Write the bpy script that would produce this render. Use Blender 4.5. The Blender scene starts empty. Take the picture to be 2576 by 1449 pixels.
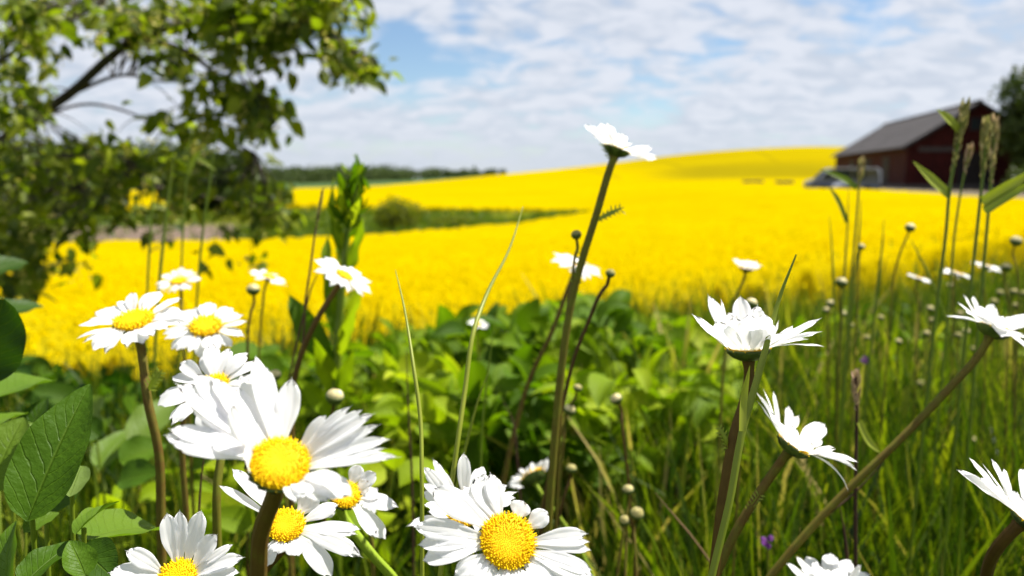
import bpy, math, random
import numpy as np
from mathutils import Vector

random.seed(7)
RNG = np.random.default_rng(11)
R = math.radians
SC = bpy.context.scene
COL = SC.collection

# ---------------------------------------------------------------- camera
CAM_Z = 0.62
FPX = 2002.0                      # focal length in pixels of a 2576 x 1449 frame
HZ = 446.0                        # row of the horizon in that frame
PITCH = math.atan((724.5 - HZ) / FPX)
cam_d = bpy.data.cameras.new("camera")
cam = bpy.data.objects.new("camera", cam_d)
COL.objects.link(cam)
cam.location = (0, 0, CAM_Z)
cam.rotation_euler = (math.pi / 2 - PITCH, 0, 0)
cam_d.sensor_width = 36.0
cam_d.lens = 36.0 * FPX / 2576.0
cam_d.clip_start = 0.01
cam_d.clip_end = 8000
cam_d.dof.use_dof = True
cam_d.dof.focus_distance = 0.285
cam_d.dof.aperture_fstop = 11.0
SC.camera = cam

CAM = np.array([0, 0, CAM_Z])
FW = np.array([0, math.cos(PITCH), -math.sin(PITCH)])
UP = np.array([0, math.sin(PITCH), math.cos(PITCH)])
RT = np.array([1.0, 0, 0])


def P(px, py, d):
    return CAM + RT * ((px - 1288) / FPX * d) + UP * ((724.5 - py) / FPX * d) + FW * d


def camdir(r, u, t):
    """direction from camera-frame components: right, up, towards the camera"""
    v = RT * r + UP * u - FW * t
    return v / np.linalg.norm(v)


# ---------------------------------------------------------------- sky, sun, exposure
SUN = np.array([0.44, 0.26, 0.86]); SUN /= np.linalg.norm(SUN)
SUN_EL = math.asin(SUN[2])
SUN_AZ = math.atan2(SUN[0], SUN[1])        # clockwise from +Y
world = bpy.data.worlds.new("World")
SC.world = world
world.use_nodes = True
nt = world.node_tree
for n in list(nt.nodes):
    nt.nodes.remove(n)


def nd(tree, t, **kw):
    n = tree.nodes.new(t)
    for k, v in kw.items():
        setattr(n, k, v)
    return n


def mth(tree, op, a, b=None, c=None, clamp=False):
    n = tree.nodes.new('ShaderNodeMath'); n.operation = op; n.use_clamp = clamp
    for i, v in enumerate((a, b, c)):
        if v is None: continue
        if isinstance(v, (int, float)): n.inputs[i].default_value = v
        else: tree.links.new(v, n.inputs[i])
    return n.outputs[0]


def mapr(tree, v, a, b, c=0.0, d=1.0, smooth=True):
    n = tree.nodes.new('ShaderNodeMapRange')
    n.interpolation_type = 'SMOOTHSTEP' if smooth else 'LINEAR'
    tree.links.new(v, n.inputs['Value'])
    for k, x in zip(('From Min', 'From Max', 'To Min', 'To Max'), (a, b, c, d)):
        n.inputs[k].default_value = x
    return n.outputs[0]


def mixc(tree, f, a, b):
    n = tree.nodes.new('ShaderNodeMix'); n.data_type = 'RGBA'
    for s, v in ((n.inputs[0], f), (n.inputs[6], a), (n.inputs[7], b)):
        if isinstance(v, (int, float)): s.default_value = v
        elif isinstance(v, tuple): s.default_value = (*v, 1)
        else: tree.links.new(v, s)
    return n.outputs[2]


def noise(tree, vec, scale, detail=4, rough=0.55, dist=0.0):
    n = nd(tree, 'ShaderNodeTexNoise')
    n.inputs['Scale'].default_value = scale
    n.inputs['Detail'].default_value = detail
    n.inputs['Roughness'].default_value = rough
    n.inputs['Distortion'].default_value = dist
    if vec is not None: tree.links.new(vec, n.inputs['Vector'])
    return n.outputs['Fac']


sky = nd(nt, 'ShaderNodeTexSky', sky_type='NISHITA', sun_disc=False)
sky.sun_elevation = SUN_EL
sky.sun_rotation = SUN_AZ
sky.air_density = 1.0; sky.dust_density = 0.0; sky.ozone_density = 4.0
bg_sky = nd(nt, 'ShaderNodeBackground'); bg_sky.inputs['Strength'].default_value = 0.05
nt.links.new(sky.outputs[0], bg_sky.inputs['Color'])
tc = nd(nt, 'ShaderNodeTexCoord')
sep = nd(nt, 'ShaderNodeSeparateXYZ'); nt.links.new(tc.outputs['Generated'], sep.inputs[0])
zz = mth(nt, 'MAXIMUM', sep.outputs['Z'], 0.0)
den = mth(nt, 'ADD', zz, 0.30)
cx = mth(nt, 'DIVIDE', sep.outputs['X'], den)
cy = mth(nt, 'DIVIDE', sep.outputs['Y'], den)
cmb = nd(nt, 'ShaderNodeCombineXYZ')
nt.links.new(cx, cmb.inputs[0]); nt.links.new(cy, cmb.inputs[1])
mp = nd(nt, 'ShaderNodeMapping'); nt.links.new(cmb.outputs[0], mp.inputs[0])
mp.inputs['Rotation'].default_value = (0, 0, R(24)); mp.inputs['Scale'].default_value = (1.0, 1.35, 1)
mp.inputs['Location'].default_value = (3.1, 1.7, 0)
n1 = noise(nt, mp.outputs[0], 2.6, 6, 0.55, 0.3)
n2 = noise(nt, mp.outputs[0], 9.5, 5, 0.55, 0.5)
cov = mth(nt, 'ADD', mth(nt, 'MULTIPLY', n1, 0.6), mth(nt, 'MULTIPLY', n2, 0.6))
# clearings in the cloud deck, each at a direction of the sky
holes = None
for (hx, hy, rad, amt) in ((1040, 110, 0.035, .22), (1000, 135, 0.03, .16), (930, 90, 0.03, .14), (1165, 45, 0.022, .17), (1150, 165, 0.03, .13), (1260, 170, .03, .10), (880, 130, .03, .1),
                           (790, 40, .045, .24), (2180, -14, 0.035, .20), (2060, -24, .03, .12), (1780, 160, .035, .12), (1900, 170, .035, .12), (1600, 255, .06, .10), (1080, 280, .06, .10), (1000, 200, .04, .08), (2480, -24, .03, .10), (1300, -10, .04, .1), (1500, 200, .05, .06), (760, 215, .05, .08)):
    hd = P(hx, hy, 1.0) - CAM; hd /= np.linalg.norm(hd)
    vn = nd(nt, 'ShaderNodeVectorMath', operation='DISTANCE')
    nt.links.new(tc.outputs['Generated'], vn.inputs[0]); vn.inputs[1].default_value = tuple(hd)
    h = mapr(nt, vn.outputs['Value'], 0.0, rad * 1.6, amt * 1.2, 0.0)
    holes = h if holes is None else mth(nt, 'ADD', holes, h)
cov = mth(nt, 'SUBTRACT', cov, holes)
cloud_f = mapr(nt, cov, 0.325, 0.585)
hor = mapr(nt, sep.outputs['Z'], 0.0, 0.09, 1.0, 0.0)
cloud_f = mth(nt, 'MAXIMUM', cloud_f, mth(nt, 'MULTIPLY', hor, 0.96))
cloud_f = mth(nt, 'MULTIPLY', cloud_f, 0.96)
shade = mapr(nt, n2, 0.36, 0.62)
ccol = mixc(nt, shade, (0.255, 0.280, 0.325), (0.325, 0.340, 0.376))
ccol = mixc(nt, mth(nt, 'MULTIPLY', hor, 0.85), ccol, (0.262, 0.288, 0.328))
bg_c = nd(nt, 'ShaderNodeBackground'); nt.links.new(ccol, bg_c.inputs['Color'])
bg_c.inputs['Strength'].default_value = 1.0
mx = nd(nt, 'ShaderNodeMixShader')
nt.links.new(cloud_f, mx.inputs[0]); nt.links.new(bg_sky.outputs[0], mx.inputs[1]); nt.links.new(bg_c.outputs[0], mx.inputs[2])
wo = nd(nt, 'ShaderNodeOutputWorld'); nt.links.new(mx.outputs[0], wo.inputs['Surface'])

sl = bpy.data.lights.new("sun", 'SUN')
sl.energy = 5.0; sl.angle = R(0.53); sl.color = (1.0, 0.955, 0.88)
so = bpy.data.objects.new("sun", sl); COL.objects.link(so)
so.location = (20, -5, 40)
so.rotation_euler = Vector(-SUN).to_track_quat('-Z', 'Y').to_euler()

SC.view_settings.view_transform = 'Standard'
SC.view_settings.look = 'None'
SC.view_settings.exposure = 1.28
SC.view_settings.gamma = 1.0
SC.render.engine = 'CYCLES'
cy_ = SC.cycles
cy_.use_denoising = True
cy_.use_adaptive_sampling = True
cy_.adaptive_threshold = 0.02
cy_.max_bounces = 7; cy_.diffuse_bounces = 3; cy_.glossy_bounces = 2
cy_.transmission_bounces = 4; cy_.transparent_max_bounces = 4
cy_.caustics_reflective = False; cy_.caustics_refractive = False
cy_.sample_clamp_indirect = 6.0

# ---------------------------------------------------------------- mesh helpers


class MB:
    """collects geometry for ONE mesh object; lc = (across, along, tint) per vertex"""

    def __init__(s):
        s.v = []; s.c = []; s.q = []; s.t = []; s.n = 0

    def add(s, v, q=None, t=None, c=None):
        v = np.asarray(v, float).reshape(-1, 3)
        if c is None: c = np.zeros((len(v), 3))
        c = np.asarray(c, float)
        if c.ndim == 1: c = np.tile(c, (len(v), 1))
        if q is not None and len(q): s.q.append(np.asarray(q, int).reshape(-1, 4) + s.n)
        if t is not None and len(t): s.t.append(np.asarray(t, int).reshape(-1, 3) + s.n)
        s.v.append(v); s.c.append(c); s.n += len(v)

    def build(s, name, mat, parent=None, org=(0, 0, 0), smooth=True):
        v = np.concatenate(s.v) - np.asarray(org)
        c = np.concatenate(s.c)
        q = np.concatenate(s.q) if s.q else np.zeros((0, 4), int)
        t = np.concatenate(s.t) if s.t else np.zeros((0, 3), int)
        me = bpy.data.meshes.new(name)
        me.vertices.add(len(v)); me.vertices.foreach_set('co', v.astype(np.float32).ravel())
        me.loops.add(q.size + t.size)
        me.loops.foreach_set('vertex_index', np.concatenate([q.ravel(), t.ravel()]).astype(np.int32))
        me.polygons.add(len(q) + len(t))
        ls = np.concatenate([np.arange(len(q)) * 4, q.size + np.arange(len(t)) * 3]).astype(np.int32)
        me.polygons.foreach_set('loop_start', ls)
        me.polygons.foreach_set('use_smooth', np.full(len(q) + len(t), smooth))
        a = me.attributes.new('lc', 'FLOAT_VECTOR', 'POINT')
        a.data.foreach_set('vector', c.astype(np.float32).ravel())
        me.update(calc_edges=True); me.validate()
        me.materials.append(mat)
        o = bpy.data.objects.new(name, me); COL.objects.link(o)
        if parent is not None:
            o.parent = parent
        else:
            o.location = tuple(org)
        return o


def tag(o, label=None, cat=None, group=None, kind=None):
    if label: o['label'] = label
    if cat: o['category'] = cat
    if group: o['group'] = group
    if kind: o['kind'] = kind
    return o


def empty(name, loc, label, cat, group=None):
    o = bpy.data.objects.new(name, None); COL.objects.link(o)
    o.empty_display_size = 0.02
    o.location = tuple(loc)
    return tag(o, label, cat, group)


def unit(v):
    v = np.asarray(v, float)
    return v / (np.linalg.norm(v) + 1e-12)


def catmull(pts, n=8):
    """smooth curve through the points, chord-length parametrised so uneven spacing makes no kinks"""
    p = np.asarray(pts, float)
    dt = np.maximum(np.linalg.norm(np.diff(p, axis=0), axis=1), 1e-6)
    sl_ = np.diff(p, axis=0) / dt[:, None]
    m = np.empty_like(p); m[0] = sl_[0]; m[-1] = sl_[-1]
    if len(p) > 2:
        m[1:-1] = (sl_[1:] * dt[:-1, None] + sl_[:-1] * dt[1:, None]) / (dt[1:] + dt[:-1])[:, None]
    out = []
    for i in range(len(p) - 1):
        t = np.linspace(0, 1, n, endpoint=False)[:, None]
        out.append((2 * t ** 3 - 3 * t ** 2 + 1) * p[i] + (t ** 3 - 2 * t ** 2 + t) * dt[i] * m[i] + (3 * t ** 2 - 2 * t ** 3) * p[i + 1] + (t ** 3 - t ** 2) * dt[i] * m[i + 1])
    out.append(p[-1][None])
    return np.vstack(out)


def tube(mb, path, rad, sides=8, ridge=0.0, tint=0.5):
    path = np.asarray(path, float); n = len(path)
    rad = np.full(n, rad) if np.isscalar(rad) else np.asarray(rad, float)
    tg = np.gradient(path, axis=0)
    tg /= np.linalg.norm(tg, axis=1)[:, None] + 1e-12
    ref = np.array([1.0, 0.13, 0]) if abs(tg[0][0]) < 0.8 else np.array([0, 1.0, 0.1])
    a = np.cross(tg, ref); a /= np.linalg.norm(a, axis=1)[:, None] + 1e-12
    b = np.cross(tg, a)
    th = np.linspace(0, 2 * np.pi, sides, endpoint=False)
    k = 1 + ridge * np.where(np.arange(sides) % 2, -1, 1)
    ring = (a[:, None, :] * np.cos(th)[None, :, None] + b[:, None, :] * np.sin(th)[None, :, None]) * (rad[:, None] * k[None])[:, :, None]
    v = (path[:, None, :] + ring).reshape(-1, 3)
    i = np.arange(n - 1)[:, None] * sides; j = np.arange(sides)[None]
    jn = (j + 1) % sides
    q = np.stack([i + j, i + jn, i + sides + jn, i + sides + j], -1).reshape(-1, 4)
    c = np.zeros((len(v), 3))
    c[:, 0] = np.tile((k - 1) / (ridge + 1e-9), n) if ridge else 0
    c[:, 1] = np.repeat(np.linspace(0, 1, n), sides); c[:, 2] = tint
    mb.add(v, q, c=c)
    # caps
    for e, s in ((0, 0), (n - 1, (n - 1) * sides)):
        mb.add(np.vstack([path[e], v[s:s + sides]]), t=[(0, 1 + x, 1 + (x + 1) % sides) for x in range(sides)], c=c[s])


def strip(mb, path, side, nrm, halfw, across=5, cup=0.0, groove=0.0, tint=0.5, notch=0.0, wave=0.0):
    """a leaf, petal or blade: path n x 3, side/nrm n x 3, halfw n; across = vertices across"""
    n = len(path)
    u = np.linspace(-1, 1, across)
    hw = np.asarray(halfw, float)
    off = cup * u[None] ** 2 * hw[:, None]
    if groove: off = off + groove * np.cos(3 * np.pi * u)[None] * hw[:, None]
    if wave:
        ph = random.random() * 6
        vv = np.linspace(0, 1, n)[:, None]
        off = off + wave * (u[None] ** 2) * np.sin(vv * 14 + ph + np.sign(u)[None] * 1.3) * hw[:, None]
    v = path[:, None, :] + side[:, None, :] * (u[None] * hw[:, None])[..., None] + nrm[:, None, :] * off[..., None]
    if notch:
        tg = np.gradient(path, axis=0)
        ext = (np.linspace(0, 1, n) ** 8)[:, None] * (np.cos(3 * np.pi * u) * 0.5 - u ** 2)[None] * notch
        v = v + tg[:, None, :] * ext[..., None] * n * 0.12
    i = np.arange(n - 1)[:, None] * across; j = np.arange(across - 1)[None]
    q = np.stack([i + j, i + j + 1, i + across + j + 1, i + across + j], -1).reshape(-1, 4)
    c = np.stack([np.tile(u, n), np.repeat(np.linspace(0, 1, n), across), np.full(n * across, tint)], -1)
    mb.add(v.reshape(-1, 3), q, c=c)


def bez(a, b, c, n):
    t = np.linspace(0, 1, n)[:, None]
    return (1 - t) ** 2 * a + 2 * t * (1 - t) * b + t ** 2 * c


def frames(path, nrm):
    tg = np.gradient(path, axis=0); tg /= np.linalg.norm(tg, axis=1)[:, None] + 1e-12
    sd = np.cross(tg, nrm); sd /= np.linalg.norm(sd, axis=1)[:, None] + 1e-12
    nn = np.cross(sd, tg)
    return sd, nn


def ss(x):
    x = np.clip(x, 0, 1); return x * x * (3 - 2 * x)


def leafmesh(mb, base, tip, width, nrm, bow=0.1, cup=0.25, tint=0.5, na=7, nv=14, kind='ovate', wave=0.06, petiole=0.0):
    base = np.asarray(base, float); tip = np.asarray(tip, float)
    L = np.linalg.norm(tip - base)
    nrm = unit(nrm)
    path = bez(base, (base + tip) / 2 + nrm * bow * L, tip, nv)
    sd, nn = frames(path, nrm)
    v = np.linspace(0, 1, nv)
    if kind == 'ovate': pr = np.sin(np.pi * v ** 0.72) ** 0.75
    elif kind == 'round': pr = np.sin(np.pi * v ** 0.9) ** 0.55
    elif kind == 'lance': pr = np.sin(np.pi * v ** 0.8) ** 0.9
    else: pr = (1 - v) ** 0.5 * np.minimum(1, v * 12 + 0.5)
    pr = np.maximum(pr, 0.02)
    strip(mb, path, sd, nn, pr * width / 2, na, cup, 0, tint, 0, wave)
    if petiole:
        tube(mb, [base - unit(path[1] - path[0]) * petiole, base, path[2]], [width * .03] * 3, 5, 0, tint)


def tmpl_leaf(nv=5, na=3, wr=0.5, bow=0.12, cup=0.3, kind='ovate'):
    """unit leaf along +Y, normal +Z -> verts, quads, (u,v)"""
    m = MB()
    random.seed(1)
    leafmesh(m, (0, 0, 0), (0, 1, 0), wr, (0, 0, 1), bow, cup, 0, na, nv, kind, 0)
    return m.v[0], m.q[0], m.c[0]


def scatter(mb, tm, pos, ydir, nrm, scale, tint):
    """copies of a template into the SAME mesh (leaves of one plant, blades of one sward)"""
    V, Q, C = tm
    N = len(pos)
    ydir = ydir / (np.linalg.norm(ydir, axis=1)[:, None] + 1e-9)
    x = np.cross(ydir, nrm); x /= np.linalg.norm(x, axis=1)[:, None] + 1e-9
    z = np.cross(x, ydir)
    sc = scale if scale.ndim == 2 else np.stack([scale] * 3, 1)
    v = (pos[:, None] + V[None, :, 0:1] * (x * sc[:, 0:1])[:, None] + V[None, :, 1:2] * (ydir * sc[:, 1:2])[:, None]
         + V[None, :, 2:3] * (z * sc[:, 2:3])[:, None])
    q = (Q[None] + (np.arange(N) * len(V))[:, None, None]).reshape(-1, 4)
    c = np.tile(C[None], (N, 1, 1)); c[:, :, 2] = tint[:, None]
    mb.add(v.reshape(-1, 3), q, c=c.reshape(-1, 3))


def vnoise(x, y, seed=0):
    """value noise on arrays"""
    def h(i, j):
        a = np.sin(i * 127.1 + j * 311.7 + seed * 74.7) * 43758.5453
        return a - np.floor(a)
    xi = np.floor(x); yi = np.floor(y); fx = ss(x - xi); fy = ss(y - yi)
    return (h(xi, yi) * (1 - fx) + h(xi + 1, yi) * fx) * (1 - fy) + (h(xi, yi + 1) * (1 - fx) + h(xi + 1, yi + 1) * fx) * fy


def rdir(n):
    v = RNG.normal(size=(n, 3)); return v / np.linalg.norm(v, axis=1)[:, None]


# ---------------------------------------------------------------- materials


def newmat(name):
    m = bpy.data.materials.new(name); m.use_nodes = True
    t = m.node_tree
    for n in list(t.nodes): t.nodes.remove(n)
    out = t.nodes.new('ShaderNodeOutputMaterial')
    return m, t, out


def lcnodes(t):
    a = nd(t, 'ShaderNodeAttribute', attribute_name='lc')
    s = nd(t, 'ShaderNodeSeparateXYZ'); t.links.new(a.outputs['Vector'], s.inputs[0])
    return s.outputs[0], s.outputs[1], s.outputs[2]


def ramp(t, f, stops):
    r = nd(t, 'ShaderNodeValToRGB')
    e = r.color_ramp.elements
    while len(e) < len(stops): e.new(0.5)
    for i, (p, c) in enumerate(stops):
        e[i].position = p; e[i].color = (*c, 1)
    t.links.new(f, r.inputs[0])
    return r.outputs[0]


def leaf_mat(name, stops, trans=0.35, rough=0.5, veins=0.0, spec=0.35, tcol=(1.25, 1.35, 0.5), nscale=30, vein_col=(0.16, 0.25, 0.05)):
    m, t, out = newmat(name)
    u, v, ti = lcnodes(t)
    geo = nd(t, 'ShaderNodeNewGeometry')
    nz = noise(t, geo.outputs['Position'], nscale, 4)
    f = mth(t, 'ADD', ti, mth(t, 'MULTIPLY', mth(t, 'SUBTRACT', nz, 0.5), 0.35), clamp=True)
    col = ramp(t, f, stops)
    bs = nd(t, 'ShaderNodeBsdfPrincipled')
    if veins:
        au = mth(t, 'ABSOLUTE', u)
        mid = mapr(t, au, 0.0, 0.07, 1.0, 0.0)
        w = mth(t, 'ADD', mth(t, 'SUBTRACT', mth(t, 'MULTIPLY', v, 9.0), mth(t, 'MULTIPLY', au, 2.6)), mth(t, 'MULTIPLY', nz, 1.6))
        fr = mth(t, 'ABSOLUTE', mth(t, 'SUBTRACT', mth(t, 'FRACT', w), 0.5))
        sv = mapr(t, fr, 0.0, 0.10, 0.45, 0.0)
        n2_ = noise(t, geo.outputs['Position'], nscale * 9, 3)
        vv = mth(t, 'MULTIPLY', mth(t, 'MAXIMUM', mid, sv), veins)
        vv = mth(t, 'MULTIPLY', vv, mth(t, 'ADD', n2_, 0.35), clamp=True)
        col = mixc(t, vv, col, vein_col)
        bp = nd(t, 'ShaderNodeBump'); bp.inputs['Strength'].default_value = 0.5; bp.inputs['Distance'].default_value = 0.0012
        t.links.new(mth(t, 'ADD', mth(t, 'MULTIPLY', mth(t, 'MAXIMUM', mid, sv), -1.0), mth(t, 'MULTIPLY', n2_, 0.8)), bp.inputs['Height'])
        t.links.new(bp.outputs[0], bs.inputs['Normal'])
    t.links.new(col, bs.inputs['Base Color'])
    bs.inputs['Roughness'].default_value = rough
    bs.inputs['Specular IOR Level'].default_value = spec
    tr = nd(t, 'ShaderNodeBsdfTranslucent')
    mu = nd(t, 'ShaderNodeMix', data_type='RGBA', blend_type='MULTIPLY'); mu.inputs[0].default_value = 1
    t.links.new(col, mu.inputs[6]); mu.inputs[7].default_value = (*tcol, 1)
    t.links.new(mu.outputs[2], tr.inputs['Color'])
    ms = nd(t, 'ShaderNodeMixShader'); ms.inputs[0].default_value = trans
    t.links.new(bs.outputs[0], ms.inputs[1]); t.links.new(tr.outputs[0], ms.inputs[2])
    t.links.new(ms.outputs[0], out.inputs[0])
    return m


def plain_mat(name, stops, rough=0.7, nscale=8, spec=0.3, bump=0.0, metallic=0.0, use_lc=False, tail=None):
    m, t, out = newmat(name)
    geo = nd(t, 'ShaderNodeNewGeometry')
    nz = noise(t, geo.outputs['Position'], nscale, 5, 0.6)
    if use_lc:
        u, v, ti = lcnodes(t)
        f = mth(t, 'ADD', ti, mth(t, 'MULTIPLY', mth(t, 'SUBTRACT', nz, 0.5), 0.5), clamp=True)
    else:
        f = mapr(t, nz, 0.3, 0.7, smooth=False)
    col = ramp(t, f, stops)
    bs = nd(t, 'ShaderNodeBsdfPrincipled')
    t.links.new(col, bs.inputs['Base Color'])
    bs.inputs['Roughness'].default_value = rough
    bs.inputs['Metallic'].default_value = metallic
    bs.inputs['Specular IOR Level'].default_value = spec
    if bump:
        bp = nd(t, 'ShaderNodeBump'); bp.inputs['Strength'].default_value = 0.6; bp.inputs['Distance'].default_value = bump
        t.links.new(nz, bp.inputs['Height']); t.links.new(bp.outputs[0], bs.inputs['Normal'])
    t.links.new(bs.outputs[0], out.inputs[0])
    return m


def petal_mat():
    m, t, out = newmat("white_petal")
    u, v, ti = lcnodes(t)
    # faint greenish-cream base of each ray and fine length-wise streaks of painted groove shading
    col = mixc(t, mapr(t, v, 0.0, 0.16), (0.86, 0.84, 0.66), (0.93, 0.925, 0.93))
    st = mapr(t, mth(t, 'ABSOLUTE', mth(t, 'SUBTRACT', mth(t, 'FRACT', mth(t, 'MULTIPLY', u, 5.0)), 0.5)), 0.0, 0.22, 0.22, 0.0)
    col = mixc(t, st, col, (0.74, 0.71, 0.74))
    bs = nd(t, 'ShaderNodeBsdfPrincipled'); t.links.new(col, bs.inputs['Base Color'])
    bs.inputs['Roughness'].default_value = 0.55; bs.inputs['Specular IOR Level'].default_value = 0.25
    tr = nd(t, 'ShaderNodeBsdfTranslucent'); t.links.new(col, tr.inputs['Color'])
    ms = nd(t, 'ShaderNodeMixShader'); ms.inputs[0].default_value = 0.5
    t.links.new(bs.outputs[0], ms.inputs[1]); t.links.new(tr.outputs[0], ms.inputs[2])
    t.links.new(ms.outputs[0], out.inputs[0])
    return m


M = {}
M['petal'] = petal_mat()
M['disc'] = plain_mat("yellow_florets", [(0.0, (0.72, 0.36, 0.002)), (0.45, (0.82, 0.54, 0.002)), (1.0, (0.84, 0.60, 0.004))], 0.65, 900, 0.12, 0, 0, True)
M['bract'] = plain_mat("bract_green", [(0.0, (0.012, 0.014, 0.004)), (0.4, (0.05, 0.075, 0.012)), (1.0, (0.11, 0.15, 0.025))], 0.6, 500, 0.3, 0, 0, True)
M['stem'] = plain_mat("stem_green_brown", [(0.0, (0.045, 0.021, 0.007)), (0.35, (0.095, 0.058, 0.011)), (0.6, (0.110, 0.122, 0.010)), (1.0, (0.20, 0.29, 0.02))], 0.6, 160, 0.15, 0, 0, True)
M['leaf_tree'] = leaf_mat("tree_leaf", [(0.0, (0.040, 0.066, 0.003)), (0.5, (0.120, 0.165, 0.006)), (1.0, (0.230, 0.265, 0.012))], 0.56, 0.5, 0, 0.2, nscale=3)
M['blossom'] = leaf_mat("pale_yellow_blossom", [(0.0, (0.35, 0.33, 0.06)), (1.0, (0.60, 0.52, 0.12))], 0.35, 0.6, 0, 0.2, (1, 1, .8))
M['leaf_shrub'] = leaf_mat("dark_shrub_leaf", [(0.0, (0.014, 0.028, 0.004)), (0.5, (0.032, 0.054, 0.007)), (1.0, (0.070, 0.100, 0.012))], 0.3, 0.55, 0, 0.25, nscale=1)
M['leaf_shrub2'] = leaf_mat("olive_bush_leaf", [(0.0, (0.050, 0.066, 0.005)), (0.5, (0.105, 0.125, 0.008)), (1.0, (0.180, 0.190, 0.016))], 0.45, 0.6, 0, 0.15, nscale=1)
M['leaf_weed'] = leaf_mat("bright_weed_leaf", [(0.0, (0.014, 0.045, 0.002)), (0.4, (0.070, 0.138, 0.002)), (0.75, (0.200, 0.280, 0.004)), (1.0, (0.34, 0.39, 0.012))], 0.45, 0.6, 0.2, 0.1, nscale=12)
M['leaf_big'] = leaf_mat("broad_leaf", [(0.0, (0.020, 0.052, 0.003)), (0.45, (0.058, 0.125, 0.004)), (0.75, (0.105, 0.175, 0.014)), (1.0, (0.135, 0.190, 0.050))], 0.42, 0.48, 0.30, 0.15, nscale=45, vein_col=(0.14, 0.21, 0.02))
M['grass'] = leaf_mat("grass_blade", [(0.0, (0.011, 0.030, 0.002)), (0.4, (0.052, 0.092, 0.003)), (0.75, (0.170, 0.215, 0.006)), (0.92, (0.30, 0.31, 0.015)), (1.0, (0.42, 0.33, 0.12))], 0.42, 0.45, 0, 0.2, nscale=6)
M['stalk'] = leaf_mat("grass_stalk_green", [(0.0, (0.045, 0.070, 0.006)), (0.5, (0.13, 0.195, 0.008)), (1.0, (0.27, 0.30, 0.03))], 0.32, 0.45, 0, 0.35, nscale=40)
M['seed'] = leaf_mat("seed_head_tan", [(0.0, (0.20, 0.20, 0.05)), (0.5, (0.34, 0.30, 0.11)), (1.0, (0.45, 0.30, 0.22))], 0.3, 0.6, 0, 0.2, (1, 1, .8), nscale=60)
M['brown'] = plain_mat("dry_brown_stalk", [(0.0, (0.030, 0.014, 0.008)), (0.5, (0.075, 0.036, 0.018)), (1.0, (0.16, 0.10, 0.045))], 0.7, 90, 0.2, 0, 0, True)
M['bark'] = plain_mat("bark", [(0.0, (0.02, 0.015, 0.010)), (0.5, (0.05, 0.040, 0.028)), (1.0, (0.10, 0.085, 0.06))], 0.9, 25, 0.2, 0.01)
M['bud'] = plain_mat("bud_cream", [(0.0, (0.10, 0.12, 0.02)), (0.45, (0.36, 0.31, 0.11)), (0.75, (0.58, 0.50, 0.26)), (1.0, (0.80, 0.75, 0.62))], 0.6, 300, 0.2, 0, 0, True)
M['purple'] = plain_mat("purple_vetch", [(0.0, (0.07, 0.012, 0.10)), (1.0, (0.14, 0.035, 0.19))], 0.6, 300, 0.2)

# ---------------------------------------------------------------- terrain (crop-top rows per azimuth, metres)
TPX = np.array([0, 330, 700, 1000, 1300, 1500, 1750, 2050, 2300, 2576], float)
TD = np.array([3, 5, 8, 12, 20, 35, 50, 60, 76, 90, 115, 150, 220, 300, 420, 2500], float)
TY = np.array([
    [1010, 880, 770, 705, 648, 603, 560, 525, 508, 500, 493, 486, 478, 473, 468, 452],
    [1000, 870, 760, 698, 644, 602, 552, 516, 502, 494, 488, 483, 476, 472, 466, 452],
    [980, 860, 755, 693, 640, 598, 545, 508, 499, 492, 486, 480, 473, 468, 462, 452],
    [960, 850, 745, 683, 630, 582, 540, 511, 498, 489, 481, 473, 463, 457, 454, 452],
    [945, 838, 728, 668, 612, 560, 535, 517, 502, 489, 476, 463, 446, 435, 440, 452],
    [925, 815, 708, 650, 595, 540, 530, 519, 500, 482, 463, 444, 424, 414, 430, 452],
    [900, 785, 685, 625, 572, 525, 500, 487, 471, 460, 455, 446, 408, 379, 410, 452],
    [860, 745, 655, 600, 550, 508, 486, 476, 468, 462, 455, 440, 398, 361, 400, 452],
    [820, 712, 632, 582, 534, 500, 488, 482, 478, 474, 466, 452, 420, 372, 405, 452],
    [780, 685, 615, 570, 525, 505, 496, 490, 484, 478, 470, 458, 430, 385, 410, 452]], float)
TTH = np.arctan((TPX - 1288) / FPX)
LTD = np.log(TD)
# cubic resample for smoothness
_lt = np.linspace(LTD[0], LTD[-1], 220)
_th = np.linspace(TTH[0], TTH[-1], 121)


def _smooth(a, k, ax):
    for _ in range(k):
        b = np.concatenate([a.take([0], ax), a, a.take([-1], ax)], ax)
        n = a.shape[ax]
        a = 0.25 * b.take(range(0, n), ax) + 0.5 * b.take(range(1, n + 1), ax) + 0.25 * b.take(range(2, n + 2), ax)
    return a


_g = np.array([np.interp(_lt, LTD, row) for row in TY])
_g = np.array([np.interp(_th, TTH, _g[:, j]) for j in range(len(_lt))]).T
_g = _smooth(_smooth(_g, 8, 1), 30, 0)
_gm = _g.mean(0)


def ypix(th, r):
    thc = np.clip(th, _th[0], _th[-1]); l = np.clip(np.log(np.maximum(r, 0.1)), _lt[0], _lt[-1])
    fi = (thc - _th[0]) / (_th[1] - _th[0]); i = np.clip(fi.astype(int), 0, len(_th) - 2); fi = fi - i
    fj = (l - _lt[0]) / (_lt[1] - _lt[0]); j = np.clip(fj.astype(int), 0, len(_lt) - 2); fj = fj - j
    y = (_g[i, j] * (1 - fi) + _g[i + 1, j] * fi) * (1 - fj) + (_g[i, j + 1] * (1 - fi) + _g[i + 1, j + 1] * fi) * fj
    ym = _gm[j] * (1 - fj) + _gm[j + 1] * fj
    k = ss((np.abs(th) - 0.9) / 1.3)
    return y * (1 - k) + ym * k


def crop_top(th, r):
    d = r * np.cos(np.clip(th, -0.7, 0.7))
    return CAM_Z - (ypix(th, r) - HZ) / FPX * d


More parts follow.
